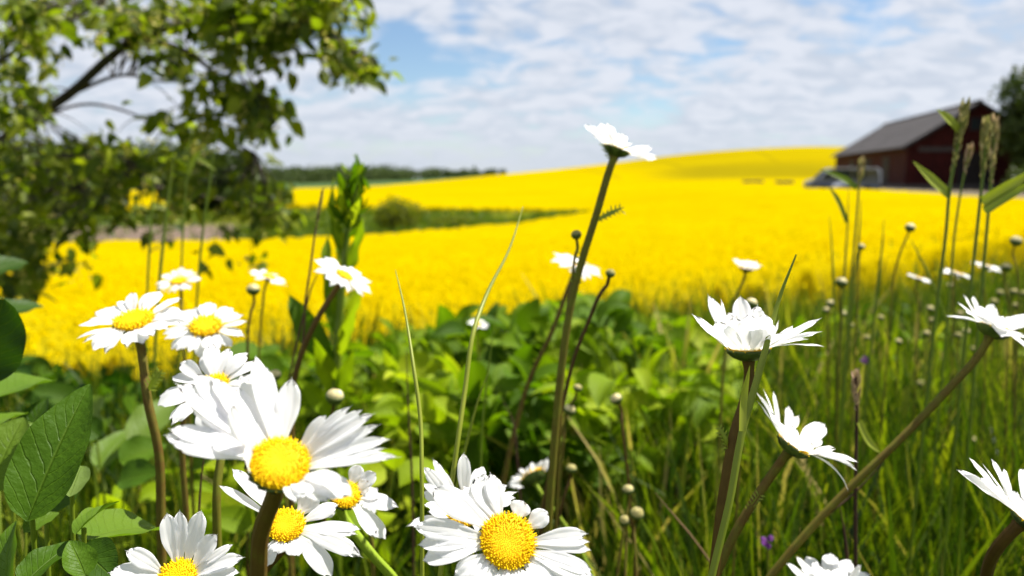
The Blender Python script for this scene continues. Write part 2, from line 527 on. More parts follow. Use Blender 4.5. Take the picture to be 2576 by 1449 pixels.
def tab(px_, val):
    a = np.arctan((np.array(px_, float) - 1288) / FPX); v = np.array(val, float)
    return lambda th: np.interp(th, a, v)


F_FRONT = tab([0, 330, 700, 1300, 1750, 2100, 2300, 2576], [4.2, 4.5, 4.9, 5.4, 6.2, 7.2, 8.6, 11.5])
F_BACK = tab([0, 640, 900, 1300, 1440, 1490, 1540], [33.5, 34, 34, 35.5, 42, 47, 2000])       # hollow with grass behind this
F_FAR = tab([0, 640, 1300, 1440, 1500, 1540], [60, 60, 57, 53, 48, 1])
F_END = tab([0, 950, 1100, 1260, 1320], [200, 200, 250, 300, 600])                          # green beyond
F_YARD = tab([1950, 2120, 2300, 2420, 2576, 2800], [600, 72, 60, 48, 41, 38])              # farmyard edge on the right
F_YARD2 = tab([1950, 2000, 2060, 2100, 2576], [600, 600, 118, 124, 140])
CROP = 0.75


def front_n(th):
    return F_FRONT(th) + (vnoise(th * 60, th * 0 + 3.3, 5) - 0.5) * 0.9


def ground_z(th, r):
    ct = crop_top(th, r); ff = F_FRONT(th)
    low = crop_top(th, np.maximum(r, ff)) - CROP
    k = ss((r - 1.9) / (ff - 1.9))
    z = low * k
    # grassy hollow: ground nearly level with the crop around it
    hol = ss((r - F_BACK(th)) / 3 + 0.3) * (1 - ss((r - F_FAR(th)) / 3 + 0.7)) * (F_BACK(th) < F_FAR(th))
    z = z + hol * 0.45
    end = ss((r - F_END(th)) / 6); z = z + end * 0.7
    yard = ss((r - F_YARD(th)) / 2.5 + 0.5) * (1 - ss((r - F_YARD2(th)) / 4)); z = z + yard * 0.72
    return z


def ground_xy(x, y):
    x = np.asarray(x, float); y = np.asarray(y, float)
    return ground_z(np.arctan2(x, y), np.hypot(x, y))


def polar_grid(th, rr, zf):
    T, Q = np.meshgrid(th, rr, indexing='ij')
    z = zf(T, Q)
    v = np.stack([Q * np.sin(T), Q * np.cos(T), z], -1).reshape(-1, 3)
    n, m = T.shape
    i = np.arange(n - 1)[:, None] * m; j = np.arange(m - 1)[None]
    q = np.stack([i + j, i + j + 1, i + m + j + 1, i + m + j], -1).reshape(-1, 4)
    return T, Q, v, q[:, ::-1]


# ground sheet ------------------------------------------------------------
mg, t, out = newmat("meadow_ground")
u_, v_, s_ = lcnodes(t)
geo = nd(t, 'ShaderNodeNewGeometry')
a1 = noise(t, geo.outputs['Position'], 0.25, 6); a2 = noise(t, geo.outputs['Position'], 6.0, 6)
gcol = mixc(t, mapr(t, a1, .35, .65), (0.040, 0.080, 0.012), (0.075, 0.115, 0.020))
gcol = mixc(t, mapr(t, a2, .4, .7), gcol, (0.055, 0.060, 0.018))
gcol = mixc(t, s_, gcol, mixc(t, mapr(t, a2, .35, .65), (0.095, 0.065, 0.047), (0.17, 0.125, 0.10)))
gcol = mixc(t, v_, gcol, mixc(t, mapr(t, a1, .35, .65), (0.035, 0.070, 0.018), (0.050, 0.085, 0.024)))
bs = nd(t, 'ShaderNodeBsdfPrincipled'); t.links.new(gcol, bs.inputs['Base Color']); bs.inputs['Roughness'].default_value = 0.95
bs.inputs['Specular IOR Level'].default_value = 0.1
bp = nd(t, 'ShaderNodeBump'); bp.inputs['Distance'].default_value = 0.15; t.links.new(a2, bp.inputs['Height']); t.links.new(bp.outputs[0], bs.inputs['Normal'])
t.links.new(bs.outputs[0], out.inputs[0])
th = np.concatenate([np.linspace(-math.pi, -0.75, 40, endpoint=False), np.linspace(-0.75, 0.75, 240), np.linspace(0.75, math.pi, 41)[1:]])
rr = np.concatenate([[0.02], np.geomspace(0.4, 4000, 240)])
T, Q, v, q = polar_grid(th, rr, ground_z)
v[:, 2] += (vnoise(v[:, 0] * 1.1, v[:, 1] * 1.1, 2) - .5) * 0.08 * (Q.ravel() > 3)
thr = T.ravel(); rv = Q.ravel()
pxs = 1288 + FPX * np.tan(np.clip(thr, -1.2, 1.2))
soil = ss((pxs - 60) / 160) * (1 - ss((pxs - 590) / 50)) * ss((rv - 35) / 1.5) * (1 - ss((rv - 47) / 4))
soil = np.maximum(soil, ss((pxs - 905) / 40) * (1 - ss((pxs - 1080) / 60)) * ss((rv - 36) / 1) * (1 - ss((rv - 39) / 1.5)) * 0.8)
soil = np.maximum(soil, ss((pxs - 1080) / 40) * (1 - ss((pxs - 1260) / 60)) * ss((rv - 37) / 1) * (1 - ss((rv - 42) / 2)) * 0.45)
yard = ss((rv - F_YARD(thr)) / 3 + .6) * (1 - ss((rv - F_YARD2(thr)) / 4))
soil = np.maximum(soil, yard * 0.75 * (thr > 0))
far = ss((rv - F_END(thr)) / 8)
mbg = MB(); mbg.add(v, q, c=np.stack([soil * 0, far, soil], -1))
tag(mbg.build("ground", mg), kind='structure')

# rapeseed crop: one mass of crop canopy with flower heads along the near margin ------------
mr, t, out = newmat("rapeseed_bloom")
u_, v_, s_ = lcnodes(t)       # u: 1 on leaf/stem pieces, v: olive tramlines and hill, s: tint
geo = nd(t, 'ShaderNodeNewGeometry')
b1 = noise(t, geo.outputs['Position'], 0.06, 5); b2 = noise(t, geo.outputs['Position'], 9.0, 5, 0.65); b3 = noise(t, geo.outputs['Position'], 0.22, 7, 0.65)
ycol = mixc(t, mapr(t, b1, .38, .62), (0.54, 0.40, 0.0003), (0.58, 0.44, 0.0004))
ycol = mixc(t, mapr(t, b3, .50, .78, 0, .3), ycol, (0.45, 0.36, 0.001))
gr = mth(t, 'MULTIPLY', mapr(t, b2, .56, .70), 0.3)
ycol = mixc(t, gr, ycol, (0.30, 0.30, 0.006))
ycol = mixc(t, v_, ycol, (0.15, 0.135, 0.008))
ycol = mixc(t, mth(t, 'MULTIPLY', mapr(t, u_, -1.0, 0.0, 1.0, 0.0), 0.85), ycol, mixc(t, s_, (0.64, 0.51, 0.0006), (0.80, 0.66, 0.001)))
ycol = mixc(t, mth(t, 'MAXIMUM', u_, 0.0), ycol, mixc(t, s_, (0.045, 0.105, 0.012), (0.13, 0.20, 0.02)))
df = nd(t, 'ShaderNodeBsdfDiffuse'); t.links.new(ycol, df.inputs[0])
tr = nd(t, 'ShaderNodeBsdfTranslucent'); t.links.new(ycol, tr.inputs[0])
ms = nd(t, 'ShaderNodeMixShader'); ms.inputs[0].default_value = 0.5
t.links.new(df.outputs[0], ms.inputs[1]); t.links.new(tr.outputs[0], ms.inputs[2]); t.links.new(ms.outputs[0], out.inputs[0])
mbr = MB()


def in_crop(th, r):
    ff = front_n(th); hol = (F_BACK(th) < F_FAR(th)) & (r > F_BACK(th)) & (r < F_FAR(th))
    yard = (r > F_YARD(th)) & (r < F_YARD2(th))
    return (r > ff) & (~hol) & (r < F_END(th)) & (~yard)


def crop_h(th, r):
    """crop height above the ground, easing down at every margin"""
    h = ss((r - front_n(th)) / 0.7)
    nf = (vnoise(th * 220, r * 0.4, 8) - .5) * 1.6
    k = np.maximum(1 - ss((r - F_BACK(th) + 0.2 + nf) / 0.5), ss((r - F_FAR(th) + nf) / 0.5)); h = h * np.where(F_BACK(th) < F_FAR(th), k, 1)
    h = h * (1 - ss((r - F_END(th)) / 1.0))
    k = np.maximum(1 - ss((r - F_YARD(th)) / 0.6), ss((r - F_YARD2(th)) / 1.0)); h = h * k
    return h


def crop_z(T, Q):
    x = Q * np.sin(T); y = Q * np.cos(T)
    near = 1 - ss((Q - 9) / 14)
    bump = (vnoise(x * 1.7, y * 1.7, 1) - .5) * 0.13 + (vnoise(x * 9, y * 9, 4) - .5) * 0.06 * (Q < 60)
    h = crop_h(T, Q)
    return np.where(h > 0.004, ground_base(T, Q) + (CROP + bump - 0.10 * near) * h, ground_z(T, Q) - 0.25)


def ground_base(T, Q):
    return crop_top(T, Q) - CROP


th = np.linspace(-0.80, 0.80, 560)
rr = np.concatenate([np.geomspace(3.6, 30, 260), np.geomspace(30, 70, 180)[1:], np.geomspace(70, 420, 150)[1:]])
T, Q, v, q = polar_grid(th, rr, crop_z)
hh = crop_h(T, Q).ravel()
keep = (hh[q] > 0.004).any(1)
thr = T.ravel(); rv = Q.ravel(); pxs = 1288 + FPX * np.tan(thr)
# tramlines and a darker olive dip on the hill
tram_dip = np.zeros(len(rv))
for (pa, ra, pb, rb, wd) in ((1600, 300, 1760, 150, 14), (1840, 340, 1985, 160, 10), (1420, 260, 1560, 140, 8)):
    pr = pa + (pb - pa) * (ra - rv) / (ra - rb)
    tram_dip = np.maximum(tram_dip, np.exp(-((pxs - pr) / wd) ** 2) * ((rv > rb) & (rv < ra)) * 0.5)
dip = ss((pxs - 1560) / 200) * ss((rv - 112) / 40) * (1 - ss((rv - 175) / 80))
tram_dip = np.maximum(tram_dip, dip * 0.55)
tram_dip = np.maximum(tram_dip, ss((pxs - 1450) / 200) * ss((rv - 160) / 60) * 0.27)
mbr.add(v, q[keep], c=np.stack([(1 - ss(hh * 1.3 - .25)) * 0.75 + 0.22 * (1 - ss((rv - 5) / 5)), tram_dip, vnoise(v[:, 0] * 8, v[:, 1] * 8, 3)], -1))
# flower heads: little domes of petals on short spikes
hv = []; hq = []
for k in range(9):
    a = k * 2.4; e = 0.15 + 0.75 * (k / 9)
    c = np.array([math.cos(a) * math.cos(e * 1.5), math.sin(a) * math.cos(e * 1.5), e * 1.3 - .3]) * 0.7
    nn = unit(c + np.array([0, 0, .35])); s1 = unit(np.cross(nn, [0.3, .2, 1])); s2 = np.cross(nn, s1)
    w = 0.42
    hv += [c - s1 * w, c - s2 * w, c + s1 * w, c + s2 * w]; b = k * 4; hq.append((b, b + 1, b + 2, b + 3))
HEAD = (np.array(hv), np.array(hq), np.tile([-1.0, 0, 0], (len(hv), 1)))


def heads(r0, r1, n, size, drop):
    r = np.sqrt(RNG.uniform(r0 ** 2, r1 ** 2, n)); th = RNG.uniform(-0.72, 0.72, n)
    ok = in_crop(th, r); r, th = r[ok], th[ok]; n = len(r)
    h = crop_h(th, r)
    z = crop_top(th, r) - CROP + CROP * np.maximum(h, 0.35 + 0.5 * RNG.random(n) * (h < 0.8)) + RNG.normal(0, 0.035, n) - RNG.random(n) ** 3 * drop
    p = np.stack([r * np.sin(th), r * np.cos(th), z], -1)
    zd = np.array([0, 0, 1.0]) + RNG.normal(0, .25, (n, 3)); yd = rdir(n)
    s = size * RNG.uniform(.6, 1.3, n)
    scatter(mbr, HEAD, p, yd, zd, np.stack([s, s, s * 1.5], 1), RNG.random(n))
    return p


p1 = heads(3.7, 12.5, 13000, 0.022, 0.2)
heads(11, 24, 16000, 0.020, 0.03)
# stems and leaves of the front rows
k = RNG.choice(len(p1), 4200, replace=False)
ps = p1[k]; rk = np.hypot(ps[:, 0], ps[:, 1])
ps = ps[rk < front_n(np.arctan2(ps[:, 0], ps[:, 1])) + 2.2]
bl = tmpl_leaf(4, 3, 0.03, 0.06, 0.2, 'blade'); bl = (bl[0], bl[1], np.tile([1.0, 0, .5], (len(bl[0]), 1)))
n = len(ps)
dn = np.stack([RNG.normal(0, .12, n), RNG.normal(0, .12, n), -np.ones(n)], 1)
scatter(mbr, bl, ps, dn, rdir(n), np.stack([np.full(n, .5), np.full(n, .6), np.full(n, .3)], 1), RNG.random(n) * .7)
lf = tmpl_leaf(5, 3, 0.38, 0.2, 0.3, 'lance'); lf = (lf[0], lf[1], np.tile([1.0, 0, .5], (len(lf[0]), 1)))
pl = ps + np.stack([RNG.normal(0, .04, n), RNG.normal(0, .04, n), -RNG.uniform(.15, .6, n)], 1)
yd = RNG.normal(0, 1, (n, 3)); yd[:, 2] = np.abs(yd[:, 2]) * .4
scatter(mbr, lf, pl, yd, np.array([0, 0, 1.0]) + RNG.normal(0, .4, (n, 3)), RNG.uniform(.07, .15, n), RNG.random(n))
tag(mbr.build("rapeseed", mr, smooth=True), "bright yellow flowering rapeseed covering the rolling field and hill", "rapeseed", kind='stuff')

# rough grass in the hollow and yard, one sward
mbh = MB()
gb = tmpl_leaf(4, 2, 0.05, 0.25, 0, 'blade')
n = 26000
px_ = RNG.uniform(-100, 1500, n); th = np.arctan((px_ - 1288) / FPX); r = RNG.uniform(33, 62, n)
ok = (r > F_BACK(th) - .3) & (r < F_FAR(th) + .6); th, r = th[ok], r[ok]
px_ = px_[ok]
ok = ~((px_ > 100) & (px_ < 590) & (r > 35.5) & (r < 48) & (RNG.random(len(r)) > .06)); th, r = th[ok], r[ok]
n = len(r)
p = np.stack([r * np.sin(th), r * np.cos(th), ground_z(th, r) - .03], -1)
up = np.stack([RNG.normal(0, .35, n), RNG.normal(0, .35, n), np.ones(n)], 1)
hgt = RNG.uniform(.18, .5, n) * (0.6 + 0.8 * vnoise(p[:, 0] * .4, p[:, 1] * .4, 9))
tin = np.clip(.34 + .3 * RNG.random(n) + .35 * (vnoise(p[:, 0] * .25, p[:, 1] * .25, 6) > .72), 0, 1)
scatter(mbh, gb, p, up, rdir(n), np.stack([hgt * 3.2, hgt, hgt], 1), tin)
tag(mbh.build("hollow_grass", M['grass']), "rough dark green grass in the hollow between the two yellow fields", "grass", kind='stuff')

# ---------------------------------------------------------------- foreground sward
mbs = MB()
gb5 = tmpl_leaf(6, 3, 0.022, 0.22, 0.35, 'blade')


def sward(n, r0, r1, h0, h1, a0, a1, ww=1.0, px_dens=None):
    r = np.sqrt(RNG.uniform(r0 ** 2, r1 ** 2, n)); th = RNG.uniform(a0, a1, n)
    ok = r < front_n(th) + 0.25; r, th = r[ok], th[ok]
    ok = RNG.random(len(r)) < (0.35 + 1.0 * vnoise(r * np.sin(th) * 3 + 7, r * np.cos(th) * 3, 12)); r, th = r[ok], th[ok]
    n = len(r)
    p = np.stack([r * np.sin(th), r * np.cos(th), ground_z(th, r) - .01], -1)
    up = np.stack([RNG.normal(0, .32, n), RNG.normal(0, .32, n), np.ones(n)], 1)
    h = RNG.uniform(h0, h1, n) * (0.75 + .5 * vnoise(p[:, 0] * 2, p[:, 1] * 2, 14))
    tn = np.clip(RNG.random(n) ** 1.7 * .80 + .10 * RNG.normal(size=n) + (RNG.random(n) > .92) * .4, 0, 1)
    scatter(mbs, gb5, p, up, rdir(n), np.stack([np.full(n, .30 * ww) * RNG.uniform(.4, 1.0, n) * (1 + 1.4 * (RNG.random(n) > .86)), h, h], 1), tn)


sward(9000, 0.55, 1.4, .16, .34, -.72, .72)
sward(15000, 1.4, 3.2, .16, .33, -.72, .72)
sward(12000, 3.0, 8.5, .20, .42, -.15, .72, 1.3)
sward(9000, 1.0, 4.5, .22, .42, .12, .72, .9)
sward(2600, 0.5, 1.15, .34, .50, .2, .72, .7)
sward(4000, 0.30, 0.6, .08, .20, -.72, .72, .8)
for k in range(40):
    th0 = RNG.uniform(.05, .66); r0 = RNG.uniform(.75, 2.6); n = int(RNG.uniform(14, 40))
    if k >= 34: th0 = math.atan(((2170, 2230, 2300, 2360, 2430, 2120)[k - 34] - 1288) / FPX); r0 = .95 + .06 * (k - 34); n = 16
    x0, y0 = r0 * math.sin(th0), r0 * math.cos(th0)
    p = np.stack([x0 + RNG.normal(0, .035, n), y0 + RNG.normal(0, .035, n), np.zeros(n)], 1); p[:, 2] = ground_xy(p[:, 0], p[:, 1]) - .01
    up = np.stack([RNG.normal(RNG.normal(0, .2), .4, n), RNG.normal(0, .4, n), np.ones(n)], 1)
    h = RNG.uniform(.22, .42, n); tn0 = RNG.choice([.4, .6, .8, 1.0])
    scatter(mbs, gb5, p, up, rdir(n), np.stack([np.full(n, RNG.uniform(.35, .75) * (1.0 if k < 34 else 1.25)), h, h], 1), np.clip(tn0 + RNG.normal(0, .08, n), 0, 1))
tag(mbs.build("meadow_grass", M['grass']), "dense mixed green meadow grass of the flowery field margin", "grass", kind='stuff')

# leafy undergrowth between the daisies and the crop ----------------------------
mbu = MB()
LFW = [tmpl_leaf(8, 5, 0.60, 0.16, 0.28, 'ovate'), tmpl_leaf(8, 5, 0.55, 0.42, 0.55, 'ovate'), tmpl_leaf(8, 5, 0.34, 0.34, 0.40, 'lance'), tmpl_leaf(8, 5, 0.70, -0.18, 0.15, 'round')]


def weeds(n, pxa, pxb, d0, d1, ytop, s0, s1, dark=0.0):
    px_ = RNG.uniform(pxa, pxb, n); d = RNG.uniform(d0, d1, n)
    yt = np.array([ytop(x) for x in px_]) + 60 * (vnoise(px_ / 55, d * 3, 21) - .4)
    ztop = CAM_Z - (yt - HZ) / FPX * d
    x = (px_ - 1288) / FPX * d
    z0 = ground_xy(x, d) + .02
    z = z0 + (ztop - z0) * RNG.random(n) ** 0.55
    ok = ztop > z0 + .03
    p = np.stack([x, d, z], -1)[ok]; n = len(p)
    yd = RNG.normal(0, 1, (n, 3)); yd[:, 2] = RNG.normal(.05, .55, n)
    nr = np.array([0.1, -.25, 0.8]) + RNG.normal(0, .5, (n, 3))
    cl = vnoise(p[:, 0] * 7, p[:, 2] * 9 + p[:, 1] * 2, 31)
    sz = RNG.uniform(s0, s1, n) * RNG.uniform(.75, 1.35, n); tn = np.clip(.03 - dark + .60 * cl + .4 * RNG.random(n), 0, 1); kd = RNG.choice(4, n, p=[.3, .3, .25, .15])
    for k in range(4):
        m_ = kd == k
        if m_.any(): scatter(mbu, LFW[k], p[m_], yd[m_], nr[m_], sz[m_], tn[m_])


weeds(2700, 960, 1900, 1.5, 2.8, lambda x: np.interp(x, [900, 1100, 1300, 1500, 1700, 1900], [900, 850, 815, 800, 850, 930]), .04, .085)
weeds(1500, 980, 1880, 1.0, 1.7, lambda x: 960, .035, .07)
weeds(450, 560, 1000, 1.3, 2.4, lambda x: 900, .035, .07)
weeds(420, -100, 420, 1.2, 2.4, lambda x: np.interp(x, [0, 400], [930, 980]), .035, .065, .3)
weeds(420, 1850, 2700, 1.6, 4.0, lambda x: np.interp(x, [1850, 2100, 2700], [930, 800, 760]), .02, .05)
weeds(150, 250, 1100, 0.7, 1.2, lambda x: 1180, .03, .055)
tag(mbu.build("undergrowth", M['leaf_weed']), "bright green broad-leaved undergrowth between the daisies and the yellow crop", "undergrowth", kind='stuff')

# ---------------------------------------------------------------- trees and shrubs far off
LEAFQ = tmpl_leaf(3, 2, 0.75, 0.15, 0, 'ovate')


def crown(mb, blobs, n, size, dens_seed=0, shell=.55):
    """leaf-sized faces through the volume of several lobes; blobs = (x,y,z,rx,ry,rz)"""
    w = np.array([b[3] * b[4] * b[5] for b in blobs]) ** .67; w /= w.sum()
    for b, k in zip(blobs, w):
        m = int(n * k) + 4
        d = rdir(m); rad = shell + (1 - shell) * RNG.random(m) ** .5
        p = np.array(b[:3]) + d * rad[:, None] * np.array(b[3:])
        p += RNG.normal(0, .06, (m, 3)) * np.array(b[3:])
        clump = vnoise(p[:, 0] * 2.3 / max(b[3], .1) * 1.6 + p[:, 1], p[:, 2] * 2.3 / max(b[5], .1) * 1.6, dens_seed)
        ok = clump > .22
        p, d, cl = p[ok], d[ok], clump[ok]; m = len(p)
        scatter(mb, LEAFQ, p, rdir(m) + np.array([0, 0, -.2]), d + .7 * RNG.normal(size=(m, 3)), size * RNG.uniform(.6, 1.4, m),
                np.clip(.55 * cl + .45 * RNG.random(m), 0, 1))


def lobes(c, rx, ry, rz, n, seed):
    rg = np.random.default_rng(seed); out = []
    for i in range(n):
        d = rg.normal(size=3); d /= np.linalg.norm(d)
        k = rg.uniform(.25, .62); s = rg.uniform(.42, .66)
        out.append((c[0] + d[0] * rx * k, c[1] + d[1] * ry * k, c[2] + d[2] * rz * k, rx * s, ry * s, rz * s))
    out.append((*c, rx * .6, ry * .6, rz * .6))
    return out


def wood_plant(name, label, cat, px, d, ybase, ytop, wpx, n, leaf, mat, seed, trunk=.25, group=None, nl=9):
    x = (px - 1288) / FPX * d
    zb = float(ground_xy(x, d)) - .1; zt = CAM_Z - (ytop - HZ) / FPX * d
    h = zt - zb; rx = wpx / FPX * d / 2
    root = empty(name, (x, d, zb), label, cat, group)
    m = MB()
    cz = zb + h * (trunk + (1 - trunk) / 2)
    lb = lobes((x, d, cz), rx, rx * .9, h * (1 - trunk) / 2, nl, seed)
    crown(m, lb, n, leaf, seed)
    m.build("crown", mat, root, (x, d, zb))
    m = MB()
    tr_ = h * .035
    tube(m, catmull([(x, d, zb), (x + h * .02, d, zb + h * trunk), (x - h * .01, d, cz + h * .1)], 5), np.linspace(tr_, tr_ * .4, 11), 8)
    for i, b in enumerate(lb[:7]):
        tube(m, bez(np.array([x, d, zb + h * trunk * .9]), np.array([x, d, b[2] - b[5] * .3]), np.array(b[:3]), 6), np.linspace(tr_ * .5, tr_ * .12, 6), 6)
    m.build("trunk", M['bark'], root, (x, d, zb))
    return root


wood_plant("shrub", "tall dark green rounded thicket filling the left edge beyond the yellow crop", "shrub", 90, 52, 590, 395, 500, 12000, .5, M['leaf_shrub'], 3, .05, nl=14)
wood_plant("shrub", "dark green mounded thicket with its top sloping down right to the far yellow strip", "shrub", 535, 55, 590, 372, 260, 9000, .5, M['leaf_shrub'], 4, .05, nl=12)
wood_plant("shrub", "low dark thicket at the right foot of the mounded one, beside the green hollow", "shrub", 640, 51, 590, 445, 170, 4500, .40, M['leaf_shrub'], 5, .03)
wood_plant("bush", "olive green round bush standing in the grassy hollow behind the dock", "bush", 985, 40, 585, 494, 165, 2200, .16, M['leaf_shrub2'], 6, .02)
wood_plant("bush", "small low scrubby bush at the soil edge of the hollow", "bush", 1140, 40.5, 575, 534, 150, 800, .14, M['leaf_shrub2'], 16, .02)
wood_plant("tree", "big dark tree at the right edge, overlapping the barn gable", "tree", 2640, 70, 480, 165, 350, 11000, .55, M['leaf_shrub'], 7, .12)
wood_plant("bush", "dark low bush against the barn wall under the right-hand tree", "bush", 2590, 64, 490, 400, 170, 1300, .34, M['leaf_shrub'], 8, .03)
wood_plant("tree", "tiny lone dark tree on the skyline left of the yellow hill", "tree", 1266, 300, 440, 424, 26, 320, .55, M['leaf_shrub'], 9, .1)

mbw = MB()
for i in range(190):
    px = RNG.uniform(380, 1245); d = RNG.uniform(380, 520)
    x = (px - 1288) / FPX * d
    zb = float(ground_xy(x, d)) - .4
    yt = np.interp(px, [380, 640, 900, 1100, 1245], [420, 424, 422, 428, 436]) + RNG.normal(0, 4)
    h = max(CAM_Z - (yt - HZ) / FPX * d - zb, 3.0); rx = h * RNG.uniform(.6, 1.0)
    crown(mbw, [(x, d, zb + h * .5, rx, rx, h * .5), (x + rx * .3, d, zb + h * .72, rx * .55, rx * .55, h * .3)], 170, 1.25, i)
for i in range(120):
    px = RNG.uniform(-420, 640); d = RNG.uniform(222, 275)
    x = (px - 1288) / FPX * d
    zb = float(ground_xy(x, d)) - .4
    yt = np.interp(px, [-420, 0, 330, 480, 560, 640], [330, 338, 362, 356, 388, 440]) + RNG.normal(0, 5)
    h = max(CAM_Z - (yt - HZ) / FPX * d - zb, 3.0); rx = h * RNG.uniform(.32, .5)
    crown(mbw, [(x, d, zb + h * .45, rx, rx, h * .45), (x + rx * .3, d, zb + h * .72, rx * .6, rx * .6, h * .28)], 230, 1.1, i + 200)
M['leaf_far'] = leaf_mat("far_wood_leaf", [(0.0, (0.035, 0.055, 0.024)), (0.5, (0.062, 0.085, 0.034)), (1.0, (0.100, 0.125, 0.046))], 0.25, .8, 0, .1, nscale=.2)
tag(mbw.build("treeline", M['leaf_far']), "far hazy line of green woodland along the horizon", "woodland", kind='stuff')

# ---------------------------------------------------------------- barn
BD = np.array([math.sin(R(11.3)), math.cos(R(11.3)), 0]); BP = np.array([BD[1], -BD[0], 0]); UZ = np.array([0, 0, 1.0])
bx0 = np.array([(2272 - 1288) / FPX * 76, 76.0, 0]); bz = CAM_Z - 0.93
bx0[2] = bz
bx0 += BD * 0.55
BL, BW, BE, BH = 34.0, 11.9, 3.92, 7.72


def bpt(w, l, z):
    return bx0 + BP * w + BD * l + UZ * z


def bbox(mb, w0, w1, l0, l1, z0, z1, tint=.5):
    v = [bpt(w, l, z) for z in (z0, z1) for l in (l0, l1) for w in (w0, w1)]
    mb.add(v, [(0, 1, 3, 2), (4, 6, 7, 5), (0, 4, 5, 1), (2, 3, 7, 6), (0, 2, 6, 4), (1, 5, 7, 3)], c=(0, 0, tint))


mwd, t, out = newmat("red_boards")
geo = nd(t, 'ShaderNodeTexCoord')
wv = nd(t, 'ShaderNodeTexWave', wave_type='BANDS', bands_direction='DIAGONAL'); wv.inputs['Scale'].default_value = 2.2; wv.inputs['Distortion'].default_value = 0.1
mpp = nd(t, 'ShaderNodeMapping'); mpp.inputs['Scale'].default_value = (1, 1, 0); t.links.new(geo.outputs['Object'], mpp.inputs[0]); t.links.new(mpp.outputs[0], wv.inputs[0])
nzz = noise(t, geo.outputs['Object'], 1.3, 6)
c_ = mixc(t, mapr(t, nzz, .35, .65), (0.028, 0.0042, 0.0036), (0.048, 0.0068, 0.0056))
c_ = mixc(t, mapr(t, wv.outputs['Fac'], 0, .25, .6, 0), c_, (0.02, 0.005, 0.004))
bs = nd(t, 'ShaderNodeBsdfPrincipled'); t.links.new(c_, bs.inputs['Base Color']); bs.inputs['Roughness'].default_value = .85; bs.inputs['Specular IOR Level'].default_value = .15
bp = nd(t, 'ShaderNodeBump'); bp.inputs['Distance'].default_value = .03; t.links.new(wv.outputs['Fac'], bp.inputs['Height']); t.links.new(bp.outputs[0], bs.inputs['Normal'])
t.links.new(bs.outputs[0], out.inputs[0])
mrf, t, out = newmat("grey_roof_sheets")
geo = nd(t, 'ShaderNodeTexCoord')
wv = nd(t, 'ShaderNodeTexWave', wave_type='BANDS', bands_direction='Y'); wv.inputs['Scale'].default_value = 1.6
t.links.new(geo.outputs['Object'], wv.inputs[0])
nzz = noise(t, geo.outputs['Object'], .5, 6)
c_ = mixc(t, mapr(t, nzz, .3, .7), (0.024, 0.0215, 0.024), (0.044, 0.039, 0.042))
bs = nd(t, 'ShaderNodeBsdfPrincipled'); t.links.new(c_, bs.inputs['Base Color']); bs.inputs['Roughness'].default_value = .8; bs.inputs['Specular IOR Level'].default_value = .2
bp = nd(t, 'ShaderNodeBump'); bp.inputs['Distance'].default_value = .05; t.links.new(wv.outputs['Fac'], bp.inputs['Height']); t.links.new(bp.outputs[0], bs.inputs['Normal'])
t.links.new(bs.outputs[0], out.inputs[0])
M['dark'] = plain_mat("dark_opening", [(0, (0.008, 0.006, 0.006)), (1, (0.02, 0.015, 0.014))], .8, 2)
M['pale_wood'] = plain_mat("weathered_board", [(0, (0.035, 0.028, 0.027)), (1, (0.065, 0.055, 0.052))], .8, 3)
M['stone'] = plain_mat("stone_footing", [(0, (0.05, 0.045, 0.042)), (1, (0.09, 0.08, 0.075))], .9, 3, .2, .03)
M['glass'] = plain_mat("dark_glass", [(0, (0.010, 0.016, 0.018)), (1, (0.02, 0.03, 0.033))], .5, 1, .08)
M['frame'] = plain_mat("barn_frame", [(0, (0.03, 0.007, 0.006)), (1, (0.045, 0.010, 0.009))], .7, 3)

root = empty("barn", bx0, "dark red timber barn with a grey pitched roof beside the yellow field", "barn")
m = MB()
pr = [(0, .25), (BW, .25), (BW, BE), (BW / 2, BH), (0, BE)]
v = [bpt(w, l, z) for l in (0, BL) for (w, z) in pr]
m.add(v, q=[(0, 1, 2, 4), (5, 9, 7, 6), (0, 5, 6, 1), (1, 6, 7, 2), (0, 4, 9, 5)], t=[(4, 2, 3), (9, 8, 7)])
m.build("wall", mwd, root, bx0, False)
m = MB(); bbox(m, -.06, BW + .06, -.06, BL + .06, -.6, .25); m.build("footing", M['stone'], root, bx0, False)
m = MB()
sl_ = (BH - BE) / (BW / 2); ov = .55; th_ = .16
for s in (0, 1):
    a = [(-ov, BE - ov * sl_ + .05), (BW / 2, BH + .05), (BW / 2, BH + .05 + th_), (-ov, BE - ov * sl_ + .05 + th_)]
    if s: a = [(BW - w, z) for w, z in a]
    v = [bpt(w + (0.004 if s else 0), l, z) for l in (-.5, BL + .5) for (w, z) in a]
    m.add(v, [(0, 1, 2, 3), (7, 6, 5, 4), (0, 4, 5, 1), (1, 5, 6, 2), (2, 6, 7, 3), (3, 7, 4, 0)])
rf = m.build("roof", mrf, root, bx0, False)
m = MB(); tube(m, [bpt(BW / 2, -.5, BH + .22), bpt(BW / 2, BL + .5, BH + .22)], .14, 8); m.build("ridge_cap", mrf, rf, bx0)
m = MB()
for s in (0, 1):
    a = [(-ov + .02, BE - ov * sl_ - .16), (BW / 2, BH - .16), (BW / 2, BH + .04), (-ov + .02, BE - ov * sl_ + .04)]
    if s: a = [(BW - w, z) for w, z in a]
    v = [bpt(w + (.003 if s else 0), l, z) for l in (-.44, -.38) for (w, z) in a]
    m.add(v, [(0, 1, 2, 3), (7, 6, 5, 4), (0, 4, 5, 1), (1, 5, 6, 2), (2, 6, 7, 3), (3, 7, 4, 0)])
m.build("barge_board", M['dark'], rf, bx0, False)
m = MB(); bbox(m, 1.0, 4.6, -.10, -.01, 3.35, 3.75); m.build("lintel", M['pale_wood'], root, bx0, False)
